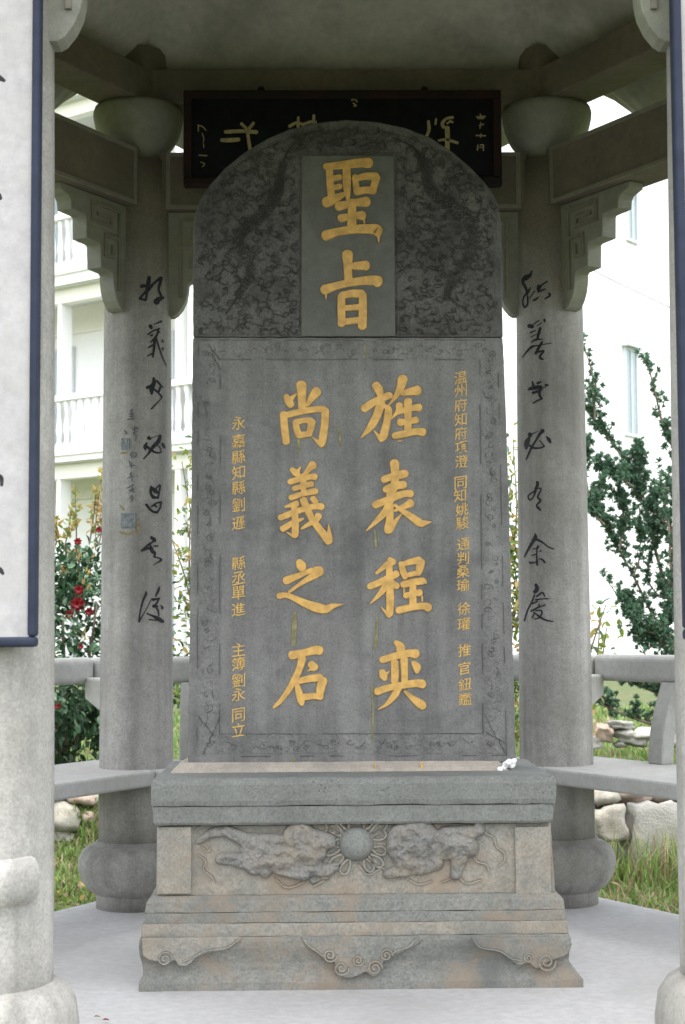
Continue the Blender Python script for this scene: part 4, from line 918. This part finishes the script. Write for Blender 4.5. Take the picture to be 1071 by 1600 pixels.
# ------------------------------------------------------------------ couplet boards on the front columns
def couplet(k, xo, x_in, ybot, lab, marks):
    v = HV[k]; Yb = v.y - .150 - .035
    b_ = PY(xo, ybot, Yb); sg = 1 if k == 4 else -1
    cx = v.x; hw = abs(b_.x - cx); zb = b_.z; ztp = 3.0
    t = empty('couplet_board', (cx, Yb, zb), lab, 'couplet board')
    fwx = abs(PY(x_in, 900, Yb).x - b_.x)
    pn = pyobj('panel', *aabox(cx - hw + fwx * .8, cx + hw - fwx * .8, Yb + .006, Yb + .022, zb + fwx * .8, ztp - fwx * .8), M['board'], t)
    for (x0, x1, z0, z1) in ((cx - hw, cx + hw, zb, zb + fwx * 1.15), (cx - hw, cx + hw, ztp - fwx, ztp), (cx - hw, cx - hw + fwx, zb + fwx * 1.15, ztp - fwx), (cx + hw - fwx, cx + hw, zb + fwx * 1.15, ztp - fwx)):
        bevel(pyobj('frame', *aabox(x0, x1, Yb - .008, Yb + .034, z0, z1), M['board_frame'], t), .008, 3)
    for z in (1.4, 2.6):
        pyobj('fixing_batten', *aabox(cx - .07, cx + .07, Yb + .022, v.y - .13, z, z + .05), M['bark'], t)
    if marks:
        mb = MB(); f_ = lambda px, py, h: PY(px, py, Yb + .006) + Vector((0, -h, 0))
        for mk in marks: stroke(mb, mk, f_, .0005, base=-.0005)
        o = mb.build('painted_writing', M['ink'], t)
    return t
couplet(4, 57, 44, 1011, 'white couplet board in a blue black frame on the front left column',
        [[(-14, 118, 7), (-2, 121, 9), (7, 126, 5)], [(-10, 300, 6), (-2, 304, 7), (1, 310, 6)], [(-12, 440, 5), (-2, 452, 5)], [(-8, 742, 6), (2, 746, 7), (3, 758, 5)], [(-10, 886, 6), (0, 890, 8), (5, 896, 5)]])
couplet(3, 1071, 1084, 1000, 'framed couplet board on the front right column, mostly outside the picture', None)
# ------------------------------------------------------------------ the house behind
random.seed(5)
CX, CY = .0377 * 24.1 - .094, 24.1 - 5.335
aL, aR = math.radians(52), math.radians(38)
uL = Vector((-math.sin(aL), math.cos(aL))); uR = Vector((math.sin(aR), math.cos(aR)))   # the two wall directions from the corner
nL = Vector((-uL.y, uL.x)); nL = -nL if nL.y > 0 else nL
nR = Vector((uR.y, -uR.x)); nR = -nR if nR.y > 0 else nR
house = empty('house', (CX, CY, 0), 'white three storey house with yellow beams and balustraded balconies, standing beyond the garden', 'house')
C0 = Vector((CX, CY))
def hb(C, u, n, s0, s1, d0, d1, z0, z1):
    P = [C + u * s0 + n * d0, C + u * s1 + n * d0, C + u * s1 + n * d1, C + u * s0 + n * d1]
    return prism4(P, z0, z1)
def hobj(name, mb_or, mat, parent=house): return fixn(pyobj(name, *mb_or, mat, parent))
def L_(s0, s1, d0, d1, z0, z1): return hb(C0, uL, nL, s0, s1, d0, d1, z0, z1)
def R_(s0, s1, d0, d1, z0, z1): return hb(C0, uR, nR, s0, s1, d0, d1, z0, z1)
BD = 1.5       # balcony depth; the slab edge runs at d = 0, the wall at d = -BD
hobj('wall', L_(0.02, 16, -BD - .3, -BD, -.3, 14), M['white'])
hobj('wall', R_(0.02, 18, -.32, 0.0, -.3, 14), M['white'])
hobj('roof', prism4([C0 + uL * -.6 + nL * .9, C0 + uL * 16.5 + nL * .9, C0 + uL * 16.5 - nL * 9, C0 + uR * 18.5 + nR * .8], 14, 14.3), M['white'])
def edge_z(py, px=160):     # height at the balcony edge seen at this pixel row
    d = ray(px, py); # intersect the vertical plane of the balcony edge
    w0 = Vector((CAM.x, CAM.y)); t = (C0 - w0).dot(nL) / (Vector((d.x, d.y)).dot(nL)); return CAM.z + d.z * t
def edge_s(px, py=700):
    d = ray(px, py); w0 = Vector((CAM.x, CAM.y)); t = (C0 - w0).dot(nL) / (Vector((d.x, d.y)).dot(nL)); q = w0 + Vector((d.x, d.y)) * t
    return (q - C0).dot(uL)
for fl_, (pyr, pyb, pyt, pys) in enumerate(((609, 690, 700, 718), (320, 400, 412, 436), (None, None, 118, 140))):
    zt = edge_z(pyt); zs = edge_z(pys)
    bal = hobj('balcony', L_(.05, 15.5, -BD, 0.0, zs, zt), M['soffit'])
    hobj('slab_edge', L_(.05, 15.5, 0.002, .05, zs + .02, zt), M['white'], bal)
    hobj('slab_moulding', L_(.05, 15.5, 0.052, .10, zt - .07, zt + .02), M['white'], bal)
    hobj('beam', L_(.05, 15.5, -.34, -.14, zs - .26, zs), M['cream'], bal)
    hobj('beam', L_(.05, 15.5, -BD + .01, -BD + .12, zs - .50, zs - .002), M['cream'], bal)
    if pyr:
        zr = edge_z(pyr); zb = edge_z(pyb)
        hobj('rail', L_(.05, 15.5, -.16, .04, zr - .10, zr), M['white'], bal)
        hobj('rail', L_(.05, 15.5, -.14, .02, zt + .021, zb + .02), M['white'], bal)
        h = zr - .10 - zb - .02; first = None; s = .25
        while s < 11:
            if abs((s % 2.7) - .25) < .05:
                hobj('baluster_pier', L_(s - .12, s + .12, -.15, .03, zb + .021, zr - .101), M['white'], bal); s += .25; continue
            q = C0 + uL * s + nL * -.06
            if first is None:
                pf = [(.052, 0), (.052, .05), (.03, .10), (.042, .2), (.058, .33), (.045, .5), (.026, .68), (.034, .8), (.05, .9), (.052, 1.0)]
                first = pyobj('baluster', *lathe([(r, z * h) for r, z in pf], 0, 0, 10), M['white'], bal, True)
                first.data.transform(Matrix.Translation(bal.location + house.location)); first.location = (q.x - CX, q.y - CY, zb + .02)
            else:
                c = first.copy(); link(c); c.parent = bal; c.location = (q.x - CX, q.y - CY, zb + .02)
            s += .19
    # ceiling lamp under the slab
    for px in (142, 330):
        s_ = edge_s(px, pys + 10); q = C0 + uL * (s_ - .2) + nL * -.75
        pyobj('ceiling_lamp', *lathe([(.10, zs - .07), (.17, zs - .05), (.19, zs - .003)], q.x, q.y, 20), M['white'], bal, True)
# ground-floor and upper posts at the balcony edge
for px, wq in ((83, .05), (268, .06), (290, .09)):
    s_ = edge_s(px, 500)
    hobj('pillar', L_(s_ - wq, s_ + wq, -.42, -.16, -.3, edge_z(118)), M['frame_grey'] if px == 84 else M['white'])
def win(fn, s0, s1, z0, z1, d, glass, mull=1, parent=house):
    f = MB(); t = .06
    f.add(fn(s0, s1, d, d + .05, z0, z0 + t)); f.add(fn(s0, s1, d, d + .05, z1 - t, z1)); f.add(fn(s0, s0 + t, d, d + .05, z0 + t, z1 - t)); f.add(fn(s1 - t, s1, d, d + .05, z0 + t, z1 - t))
    for i in range(mull):
        m_ = s0 + (s1 - s0) * (i + 1) / (mull + 1); f.add(fn(m_ - .025, m_ + .025, d, d + .05, z0 + t, z1 - t))
    wo_ = fixn(f.build('window_frame', M['frame_grey'], parent))
    for i in range(mull + 1):
        a = s0 + (s1 - s0) * i / (mull + 1); b_ = s0 + (s1 - s0) * (i + 1) / (mull + 1)
        hobj('pane', fn(a + t * .7, b_ - t * .7, d + .01, d + .03, z0 + t, z1 - t), glass, wo_)
z1f = edge_z(705); z2f = edge_z(420)
for (a, b_) in ((3.0, 4.4), (5.6, 6.9), (8.2, 9.6)):
    win(L_, a, b_, z1f + .05, z1f + 2.3, -BD + .005, M['green_glass'] if a < 4 else M['glass'])
    win(L_, a, b_, z2f + .05, z2f + 2.3, -BD + .005, M['glass'])
    win(L_, a, b_, .4, 2.6, -BD + .005, M['glass'])
# two windows on the plain right-hand wall, in shallow reveals
def wall_s(px, py):
    d = ray(px, py); w0 = Vector((CAM.x, CAM.y)); t = (C0 - w0).dot(nR) / (Vector((d.x, d.y)).dot(nR)); q = w0 + Vector((d.x, d.y)) * t
    return (q - C0).dot(uR), CAM.z + d.z * t
for (x0, x1, y0, y1) in ((973, 993, 541, 680), (976, 993, 290, 375)):
    s0, zt = wall_s(x0, y0); s1, _ = wall_s(x1, y0); _, zb = wall_s(x0, y1)
    win(R_, s0, s1, zb, zt, .003, M['glass'], 1)
    hobj('window_hood', R_(s0 - .06, s1 + .06, .003, .16, zt + .002, zt + .05), M['frame_grey'])
# two thin service wires in front of the right wall
for k, (a, b_) in enumerate((((930, 165), (1045, 215)), ((955, 372), (1045, 418)))):
    p, q = PY(*a, 13.0), PY(*b_, 14.0)
    p2, q2 = p + (p - q) * 6, q + (q - p) * 6
    pts = [p2.lerp(q2, t) + Vector((0, 0, -.5 * math.sin(math.pi * t))) for t in np.linspace(0, 1, 14)]
    tag(pyobj('overhead_wire', *tube(pts, [.006] * 14, 5), M['ink_faint']), ('thin overhead wire crossing above the eave gap at upper right', 'thin overhead wire crossing the white wall beside the bracket')[k], 'wire')
# ------------------------------------------------------------------ rocks
def rockmesh(seed, flat=.75, rough=.28, ang=False):
    bm = bmesh.new(); bmesh.ops.create_icosphere(bm, subdivisions=3 if not ang else 3, radius=1)
    for v in bm.verts:
        c = v.co.copy()
        if ang:   # blocky
            c = Vector([math.copysign(min(abs(x) * 1.55, 1.0), x) for x in c])
        n = mnoise.noise(c * 1.1 + Vector((seed * 3.1, 0, 0))) * rough * 1.2 + abs(mnoise.noise(c * 2.2 + Vector((seed, 5, 0)))) * rough * .9 + mnoise.noise(c * 5 + Vector((seed, 5, 0))) * rough * .25
        v.co = c * (1 + n); v.co.z *= flat
    me = bpy.data.meshes.new('stone'); bm.to_mesh(me); bm.free()
    for p in me.polygons: p.use_smooth = True
    return me
RM = {}
def rock(name, c, s, seed, mat, parent=None, ang=False, rz=0):
    key = (seed, mat, ang)
    if key not in RM:
        RM[key] = rockmesh(seed, ang=ang); RM[key].materials.append(M[mat])
    o = bpy.data.objects.new(name, RM[key]); link(o, parent)
    off_ = parent.location if parent else Vector((0, 0, 0))
    o.location = Vector(c) - off_; o.scale = s; o.rotation_euler = (random.uniform(-.2, .2), random.uniform(-.2, .2), rz); return o
rw = empty('rubble_wall', (-2.2, 3.9, -.15), 'low wall of rough boulders at the garden edge on the left', 'rubble wall')
def pat(px0, px1, py0, py1, D):
    Y = D - 5.335; a = PY(px0, py0, Y); b_ = PY(px1, py1, Y); return Vector(((a.x + b_.x) / 2, Y, (a.z + b_.z) / 2)), abs(b_.x - a.x) / 2, abs(a.z - b_.z) / 2
for k, (a, b_, c, d, mt) in enumerate(((60, 131, 1250, 1297, 'rock'), (104, 150, 1234, 1256, 'rock_pink'), (129, 165, 1238, 1272, 'rock_pale'), (129, 150, 1266, 1290, 'rock_pink'), (20, 108, 1232, 1252, 'rock'), (150, 200, 1262, 1296, 'rock'),
                                 (80, 140, 1290, 1318, 'rock'), (-30, 66, 1246, 1300, 'rock'), (160, 210, 1234, 1264, 'rock_pink'), (200, 262, 1240, 1290, 'rock'))):
    p, hw, hh = pat(a, b_, c, d, 9.3 + (k % 3) * .06); rock('stone', p, (hw * 1.08, hw * .8 + .03, hh * 1.3), k, mt, rw, rz=random.uniform(-.1, .1))
for k in range(16):
    rock('stone', (-3.2 - k * .34, 3.98 + random.uniform(-.06, .06), -.02 + (k % 2) * .12), (.21, .17, .16), k % 6, random.choice(('rock', 'rock_pink', 'rock_pale')), rw, rz=random.uniform(0, 3))
dw = empty('dressed_stone_wall', (2.2, 3.2, -.15), 'low wall with large dressed blocks under rough rocks at the right garden edge', 'stone wall')
for k, (a, b_, c, d, mt, an) in enumerate(((978, 1072, 1259, 1378, 'rock_pale', True), (1076, 1180, 1262, 1378, 'rock', True), (922, 972, 1262, 1310, 'rock', True), (925, 968, 1228, 1258, 'rock', False), (958, 1018, 1226, 1258, 'rock_pink', False), (1008, 1062, 1228, 1260, 'rock_pink', False),
                                     (1058, 1110, 1226, 1260, 'rock', False), (870, 925, 1226, 1300, 'rock', False), (1180, 1290, 1262, 1378, 'rock_pale', True))):
    p, hw, hh = pat(a, b_, c, d, 8.55 + (0.05 if an else .2)); o = rock('stone', p, (hw * (.98 if an else 1.08), .16, hh * (1.30 if an else 1.2)), k + 20, mt, dw, an, rz=random.uniform(-.05, .05))
rk = empty('rockery', (2.2, 7, .2), 'scatter of pale rocks in the grass beyond the right rear bench', 'rocks')
for k, (a, b_, c, d, mt) in enumerate(((930, 958, 1130, 1152, 'rock_pink'), (958, 990, 1133, 1152, 'rock_pale'), (975, 1005, 1140, 1160, 'rock_pale'), (958, 980, 1152, 1165, 'rock_pale'), (918, 940, 1146, 1166, 'rock_pale'),
                                 (990, 1030, 1134, 1150, 'rock_pale'), (956, 985, 1122, 1134, 'rock_pale'), (1030, 1070, 1142, 1166, 'rock'))):
    p, hw, hh = pat(a, b_, c, d, 11.6); p.z -= .02; rock('stone', p, (hw * 1.25, hw * .9, hh * 1.2), k + 40, mt, rk, k % 2 == 0, rz=random.uniform(0, 3))
# ------------------------------------------------------------------ foliage builders
def leafquad(V, Fc, MI, p, ax, nrm, L, W, mi, fold=.25):
    ax = ax.normalized(); sd_ = ax.cross(nrm)
    if sd_.length < 1e-4: sd_ = ax.orthogonal()
    sd_.normalize(); up = sd_.cross(ax)
    b0 = len(V)
    V.extend([p, p + ax * L * .35 + sd_ * W / 2 + up * W * fold, p + ax * L * .72 + sd_ * W * .38 + up * W * fold * .7, p + ax * L - up * L * .08, p + ax * L * .72 - sd_ * W * .38 + up * W * fold * .7, p + ax * L * .35 - sd_ * W / 2 + up * W * fold, p + ax * L * .5])
    Fc.extend([(b0, b0 + 1, b0 + 6), (b0 + 1, b0 + 2, b0 + 6), (b0 + 2, b0 + 3, b0 + 6), (b0 + 3, b0 + 4, b0 + 6), (b0 + 4, b0 + 5, b0 + 6), (b0 + 5, b0, b0 + 6)]); MI.extend([mi] * 6)
def rv(s=1): return Vector((random.gauss(0, s), random.gauss(0, s), random.gauss(0, s)))
# camellia
camel = empty('camellia_bush', (-1.75, 5.1, .18), 'dense camellia bush with glossy leaves, yellow young shoots and red flowers, beyond the left bench', 'bush')
ctr = Vector((-1.78, 5.1, 1.00)); V, Fc, MI = [], [], []
mbt = MB()
for k in range(9):
    a = random.uniform(0, 6.28); top = ctr + Vector((math.cos(a) * .45, math.sin(a) * .4, random.uniform(.1, .6)))
    mid = Vector((-1.75, 5.1, .5)) + Vector((math.cos(a) * .15, math.sin(a) * .15, 0))
    sp = smooth_path([(-1.75, 5.1, .12), tuple(mid), tuple(top)], 5); mbt.add(tube(sp, list(np.linspace(.02, .006, len(sp)))))
tr_ = mbt.build('stem', M['bark'], camel, True); tr_['kind'] = 'stuff'
clumps = []
for _ in range(330):
    d = rv().normalized(); r = random.uniform(.45, 1) ** .6
    c = ctr + Vector((d.x * .78 * r, d.y * .62 * r, d.z * .70 * r + .06 * math.sin(d.x * 5)))
    clumps.append((c, d))
for c, d in clumps:
    for _ in range(random.randint(14, 26)):
        p = c + rv(.065); out = (d * .8 + rv(.55) + Vector((0, 0, -.15))).normalized()
        leafquad(V, Fc, MI, p, out, (Vector((0, 0, 1)) + d * .6 + rv(.4)).normalized(), random.uniform(.05, .078), random.uniform(.028, .04), 0 if random.random() < .62 else 1)
    if random.random() < .5 and (d.z > -.2) and (d.y < .4):
        q = c + d * .09
        for _ in range(random.randint(4, 8)):
            leafquad(V, Fc, MI, q + rv(.02), (Vector((0, 0, 1)) + rv(.5)).normalized(), rv().normalized(), random.uniform(.03, .05), .016, 2)
lv = pyobj('foliage', V, Fc, None, camel, False, MI, [M['cam1'], M['cam2'], M['young']]); lv['kind'] = 'stuff'
V, Fc, MI = [], [], []; mbt = MB()
for (px, py, tx, ty) in ((150, 860, 160, 738), (140, 850, 150, 770), (120, 850, 118, 768), (100, 860, 112, 800), (155, 850, 163, 790), (88, 850, 90, 812)):
    a, b_ = PY(px, py, 4.9), PY(tx, ty, 4.9); sp = smooth_path([tuple(a), tuple(a.lerp(b_, .5) + rv(.02)), tuple(b_)], 5)
    mbt.add(tube(sp, list(np.linspace(.005, .0025, len(sp))), 4))
    for i, q in enumerate(sp[3:]):
        for _ in range(5): leafquad(V, Fc, MI, Vector(q) + rv(.008), (Vector((0, 0, .5)) + rv(.6)).normalized(), rv().normalized(), random.uniform(.03, .055), .02, random.choice((0, 0, 1)))
mbt.build('shoot', M['bark'], camel)['kind'] = 'stuff'
pyobj('young_leaves', V, Fc, None, camel, False, MI, [M['young'], M['ygreen']])['kind'] = 'stuff'
for (px, py, s_) in ((122, 846, .7), (124, 922, .9), (122, 944, 1.35), (109, 960, .8), (140, 956, .8), (127, 1010, .5), (90, 1103, .75), (155, 828, .6)):
    c = PY(px, py, 4.52); V, Fc, MI = [], [], []
    for ring_ in range(3):
        for k in range(5 + ring_):
            a = 6.28 * k / (5 + ring_) + ring_; rr = (.4 + .3 * ring_)
            leafquad(V, Fc, MI, c + Vector((0, -.01 * (2 - ring_), 0)), Vector((math.cos(a) * rr, -.35 + .12 * ring_, math.sin(a) * rr)), Vector((0, -1, 0)), (.022 + .008 * ring_) * s_, .028 * s_, 0, .1)
    pyobj('flower', V, Fc, M['red'], camel)
# yellow-green shrubs behind the stele
def loose_shrub(name, lab, base, stems, cat='shrub', yc='ygreen', dens=7, lsz=.055, tip='young'):
    t = empty(name, base, lab, cat); mbt = MB(); V, Fc, MI = [], [], []
    for st_ in stems:
        sp = smooth_path([tuple(x) for x in st_], 6); mbt.add(tube(sp, list(np.linspace(.012, .003, len(sp))), 5))
        for i, q in enumerate(sp[4:]):
            for _ in range(dens):
                dd = (rv(.7) + Vector((0, 0, .3))).normalized()
                leafquad(V, Fc, MI, Vector(q) + rv(.05), dd, (Vector((0, 0, 1)) + rv(.6)).normalized(), random.uniform(.6, 1.2) * lsz, lsz * .42, random.choice((0, 0, 0, 1, 2)))
    mbt.build('stem', M['bark'], t)['kind'] = 'stuff'
    pyobj('foliage', V, Fc, None, t, False, MI, [M[yc], M[tip], M['cam2']])['kind'] = 'stuff'
    return t
def stems_px(bx, by, tops, Y, wob=.06):
    out = []
    for (tx, ty) in tops:
        a, b_ = PY(bx, by, Y), PY(tx, ty, Y); a.z = max(a.z, .12)
        out.append([a, a.lerp(b_, .35) + rv(wob), a.lerp(b_, .7) + rv(wob), b_ + rv(.03)])
    return out
Y1 = 4.35
loose_shrub('photinia_shrub', 'loose shrub with yellow green shoots seen left of the stele', PY(335, 1190, Y1), stems_px(335, 1190, [(288, 715), (296, 760), (276, 860), (283, 930), (310, 700), (276, 1010), (330, 690), (350, 760), (300, 1040), (272, 1080), (380, 720), (290, 800)], Y1))
loose_shrub('photinia_shrub', 'loose shrub with yellow and orange shoots seen right of the stele', PY(762, 1190, Y1), stems_px(762, 1190, [(800, 700), (797, 740), (806, 790), (798, 850), (806, 920), (798, 980), (804, 1060), (770, 720), (740, 760), (802, 1110), (812, 880)], Y1), dens=10)
loose_shrub('slender_shrub', 'thin leafy spray poking out beside the right rear column above the rail', PY(880, 1190, 4.2), stems_px(880, 1190, [(905, 960), (925, 950), (945, 948), (958, 972), (895, 900)], 4.2, .03), dens=2, lsz=.07)
# yew on the right
yew = empty('yew_tree', (2.75, 5.4, .18), 'dark green yew with sparse arching branches in front of the white wall at right', 'tree')
BR_ = [[(1075,1090),(1050,1010),(1020,960),(990,900),(968,860),(945,820),(920,775)], [(1062,970),(1030,880),(1010,800),(990,760),(975,720),(955,690),(930,655),(912,610)],
  [(1062,860),(1058,720),(1040,680),(1030,640),(1018,590),(1008,565)], [(1068,1010),(1050,900),(1045,820),(1030,740)], [(1080,1120),(1040,1090),(1000,1072),(950,1055)], [(1080,1150),(1000,1125),(950,1105),(925,1092)],
  [(1075,920),(1055,850),(1040,790),(1036,770)], [(1070,1060),(1040,1000),(1010,985),(985,960),(948,905)], [(968,860),(975,810),(968,770)], [(1010,800),(1000,740),(998,705)], [(990,760),(965,745),(940,735)], [(930,655),(928,600),(914,540)],
  [(1020,960),(1000,960),(985,940)], [(1050,1010),(1020,1005),(1000,990)], [(1075,1090),(1030,1050),(1000,1010)], [(1066,940),(1030,930),(1012,900),(1020,860)], [(920,775),(913,720),(914,700)], [(945,820),(930,800),(938,760)], [(1045,820),(1020,800),(1030,770)], [(990,900),(1000,870),(1000,830)],
  [(1070,1040),(1048,1020),(1040,980),(1050,950)], [(1068,1100),(1020,1060),(985,1050)], [(1060,860),(1048,840),(1020,830)], [(1062,800),(1050,770),(1046,740)], [(1085,1100),(1100,950),(1110,800),(1100,650)], [(1085,1050),(1140,900),(1150,760)]]
mbt = MB(); V, Fc, MI = [], [], []
tk = smooth_path([(2.75, 5.4, .1), tuple(PY(1100, 1080, 5.4)), tuple(PY(1085, 900, 5.4)), tuple(PY(1095, 700, 5.4))], 5)
pyobj('trunk', *tube(tk, list(np.linspace(.06, .02, len(tk))), 8), M['bark'], yew, True)
def tuft(p, ax, n, L):
    ax = ax.normalized()
    for _ in range(n):
        d = (ax * .75 + rv(.55)).normalized(); nn = d.orthogonal().normalized()
        nn = Matrix.Rotation(random.uniform(0, 6.28), 3, d) @ nn; sd_ = d.cross(nn); W = .0052
        b0 = len(V); V.extend([p - sd_ * W * .5, p + sd_ * W * .5, p + d * L * .6 + sd_ * W, p + d * L, p + d * L * .6 - sd_ * W]); Fc.append((b0, b0 + 1, b0 + 2, b0 + 3, b0 + 4)); MI.append(0 if random.random() < .6 else 1)
for bi, br in enumerate(BR_):
    Yb = 5.3 + random.uniform(-.35, .35); main = bi < 8
    sp = smooth_path([tuple(PY(x, y, Yb)) for x, y in br], 7)
    mbt.add(tube(sp, list(np.linspace(.014 if main else .007, .003, len(sp))), 5))
    for i in range(2, len(sp)):
        p = Vector(sp[i]); tdir = (Vector(sp[i]) - Vector(sp[i - 1])).normalized(); fr = i / len(sp)
        m_ = mnoise.noise(p * 3.5)
        nt_ = 4 if m_ > -.15 else 1
        if bi in (2, 11) and fr > .35: nt_ = 1
        for _ in range(nt_):
            tw = (tdir * .6 + rv(.5) + Vector((0, 0, .7))).normalized(); l = random.uniform(.04, .15) * (1.1 - .5 * fr)
            q = p + tw * l
            if l > .07: mbt.add(tube([tuple(p), tuple(q)], [.003, .002], 3))
            tuft(q, tw, 24, random.uniform(.028, .042)); tuft(p + tw * l * .5, tw, 13, .03)
mbt.build('branch', M['bark'], yew)['kind'] = 'stuff'
pyobj('needles', V, Fc, None, yew, False, MI, [M['needle'], M['needle2']])['kind'] = 'stuff'
# ------------------------------------------------------------------ grass, weeds, fallen leaves
V, Fc, MI = [], [], []
def blade(x, y, h, lean, mi, w_=.006):
    z = ground_h(x, y) - .01; a = random.uniform(0, 6.28); c, s_ = math.cos(a), math.sin(a); b0 = len(V); l = lean * h
    V.extend([(x - s_ * w_, y + c * w_, z), (x + s_ * w_, y - c * w_, z), (x + c * l * .35 + s_ * w_ * .7, y + s_ * l * .35 - c * w_ * .7, z + h * .6), (x + c * l * .35 - s_ * w_ * .7, y + s_ * l * .35 + c * w_ * .7, z + h * .6), (x + c * l, y + s_ * l, z + h * .95)])
    Fc.extend([(b0, b0 + 1, b0 + 2, b0 + 3), (b0 + 3, b0 + 2, b0 + 4)]); MI.extend([mi, mi])
def in_pav(x, y): return all((x * math.cos(math.radians(a)) + y * math.sin(math.radians(a))) < 1.82 for a in (30, 90, 150, 210, 270, 330))
def scatter(n, x0, x1, y0, y1, hh, wsc=1.0):
    for _ in range(n):
        x, y = random.uniform(x0, x1), random.uniform(y0, y1)
        if in_pav(x, y) or mnoise.noise(Vector((x * 2.4, y * 2.4, 4))) < -.25: continue
        g_ = mnoise.noise(Vector((x * 1.3, y * 1.3, 9)))
        mi = 2 if random.random() < .08 + .35 * max(0, -g_) else (1 if random.random() < .4 else 0)
        blade(x, y, hh * random.uniform(.4, 1.2), random.uniform(.2, 1.1), mi, .006 * wsc)
scatter(15000, -2.6, -.7, 1.3, 4.0, .09)
scatter(15000, .9, 3.0, 1.2, 3.6, .13)
scatter(9000, -3.2, 4.5, 4.0, 7.5, .10, 1.6)
scatter(8000, -4, 6, 7.5, 12, .14, 2.5)
for _ in range(2600):   # tall straw and weeds by the right wall
    x, y = random.gauss(2.05, .35), random.gauss(2.75, .3)
    if not in_pav(x, y): blade(x, y, random.uniform(.12, .34), random.uniform(.1, .8), random.choice((0, 0, 1, 2)), .0045)
pyobj('grass', V, Fc, None, None, False, MI, [M['g1'], M['g2'], M['g3']])
tag(bpy.data.objects['grass'], 'grass and dry straw growing around the pavilion', 'grass', kind='stuff')
V, Fc, MI = [], [], []
for _ in range(900):
    sd_ = random.random() < .55
    x, y = (random.uniform(-2.3, -.95), random.uniform(1.5, 3.0)) if sd_ else (random.uniform(1.1, 2.6), random.uniform(1.5, 3.2))
    if in_pav(x, y): continue
    p = Vector((x, y, ground_h(x, y) + random.uniform(.01, .08)))
    leafquad(V, Fc, MI, p, rv(), Vector((0, 0, 1)) + rv(.4), random.uniform(.03, .06), .028, random.choice((0, 0, 1, 2)))
o = pyobj('ground_weeds', V, Fc, None, None, False, MI, [M['ygreen'], M['young'], M['g3']]); tag(o, 'small broad leaved weeds and dead leaves among the grass', 'weeds', kind='stuff')
for (px, py, mt, lab, nm) in ((160, 1597, 'red', 'small red petal fallen on the floor by the left front column', 'fallen_petal'), (146, 1592, 'g3', 'dry brown leaf lying on the floor by the left front column', 'fallen_leaf')):
    p = PZ(px, py, .004); V, Fc, MI = [], [], []
    leafquad(V, Fc, MI, p + Vector((0, 0, .006)), Vector((1, .2, 0)), Vector((0, 0, 1)), .022, .014, 0)
    tag(pyobj(nm, V, Fc, M[mt]), lab, nm.split('_')[1])
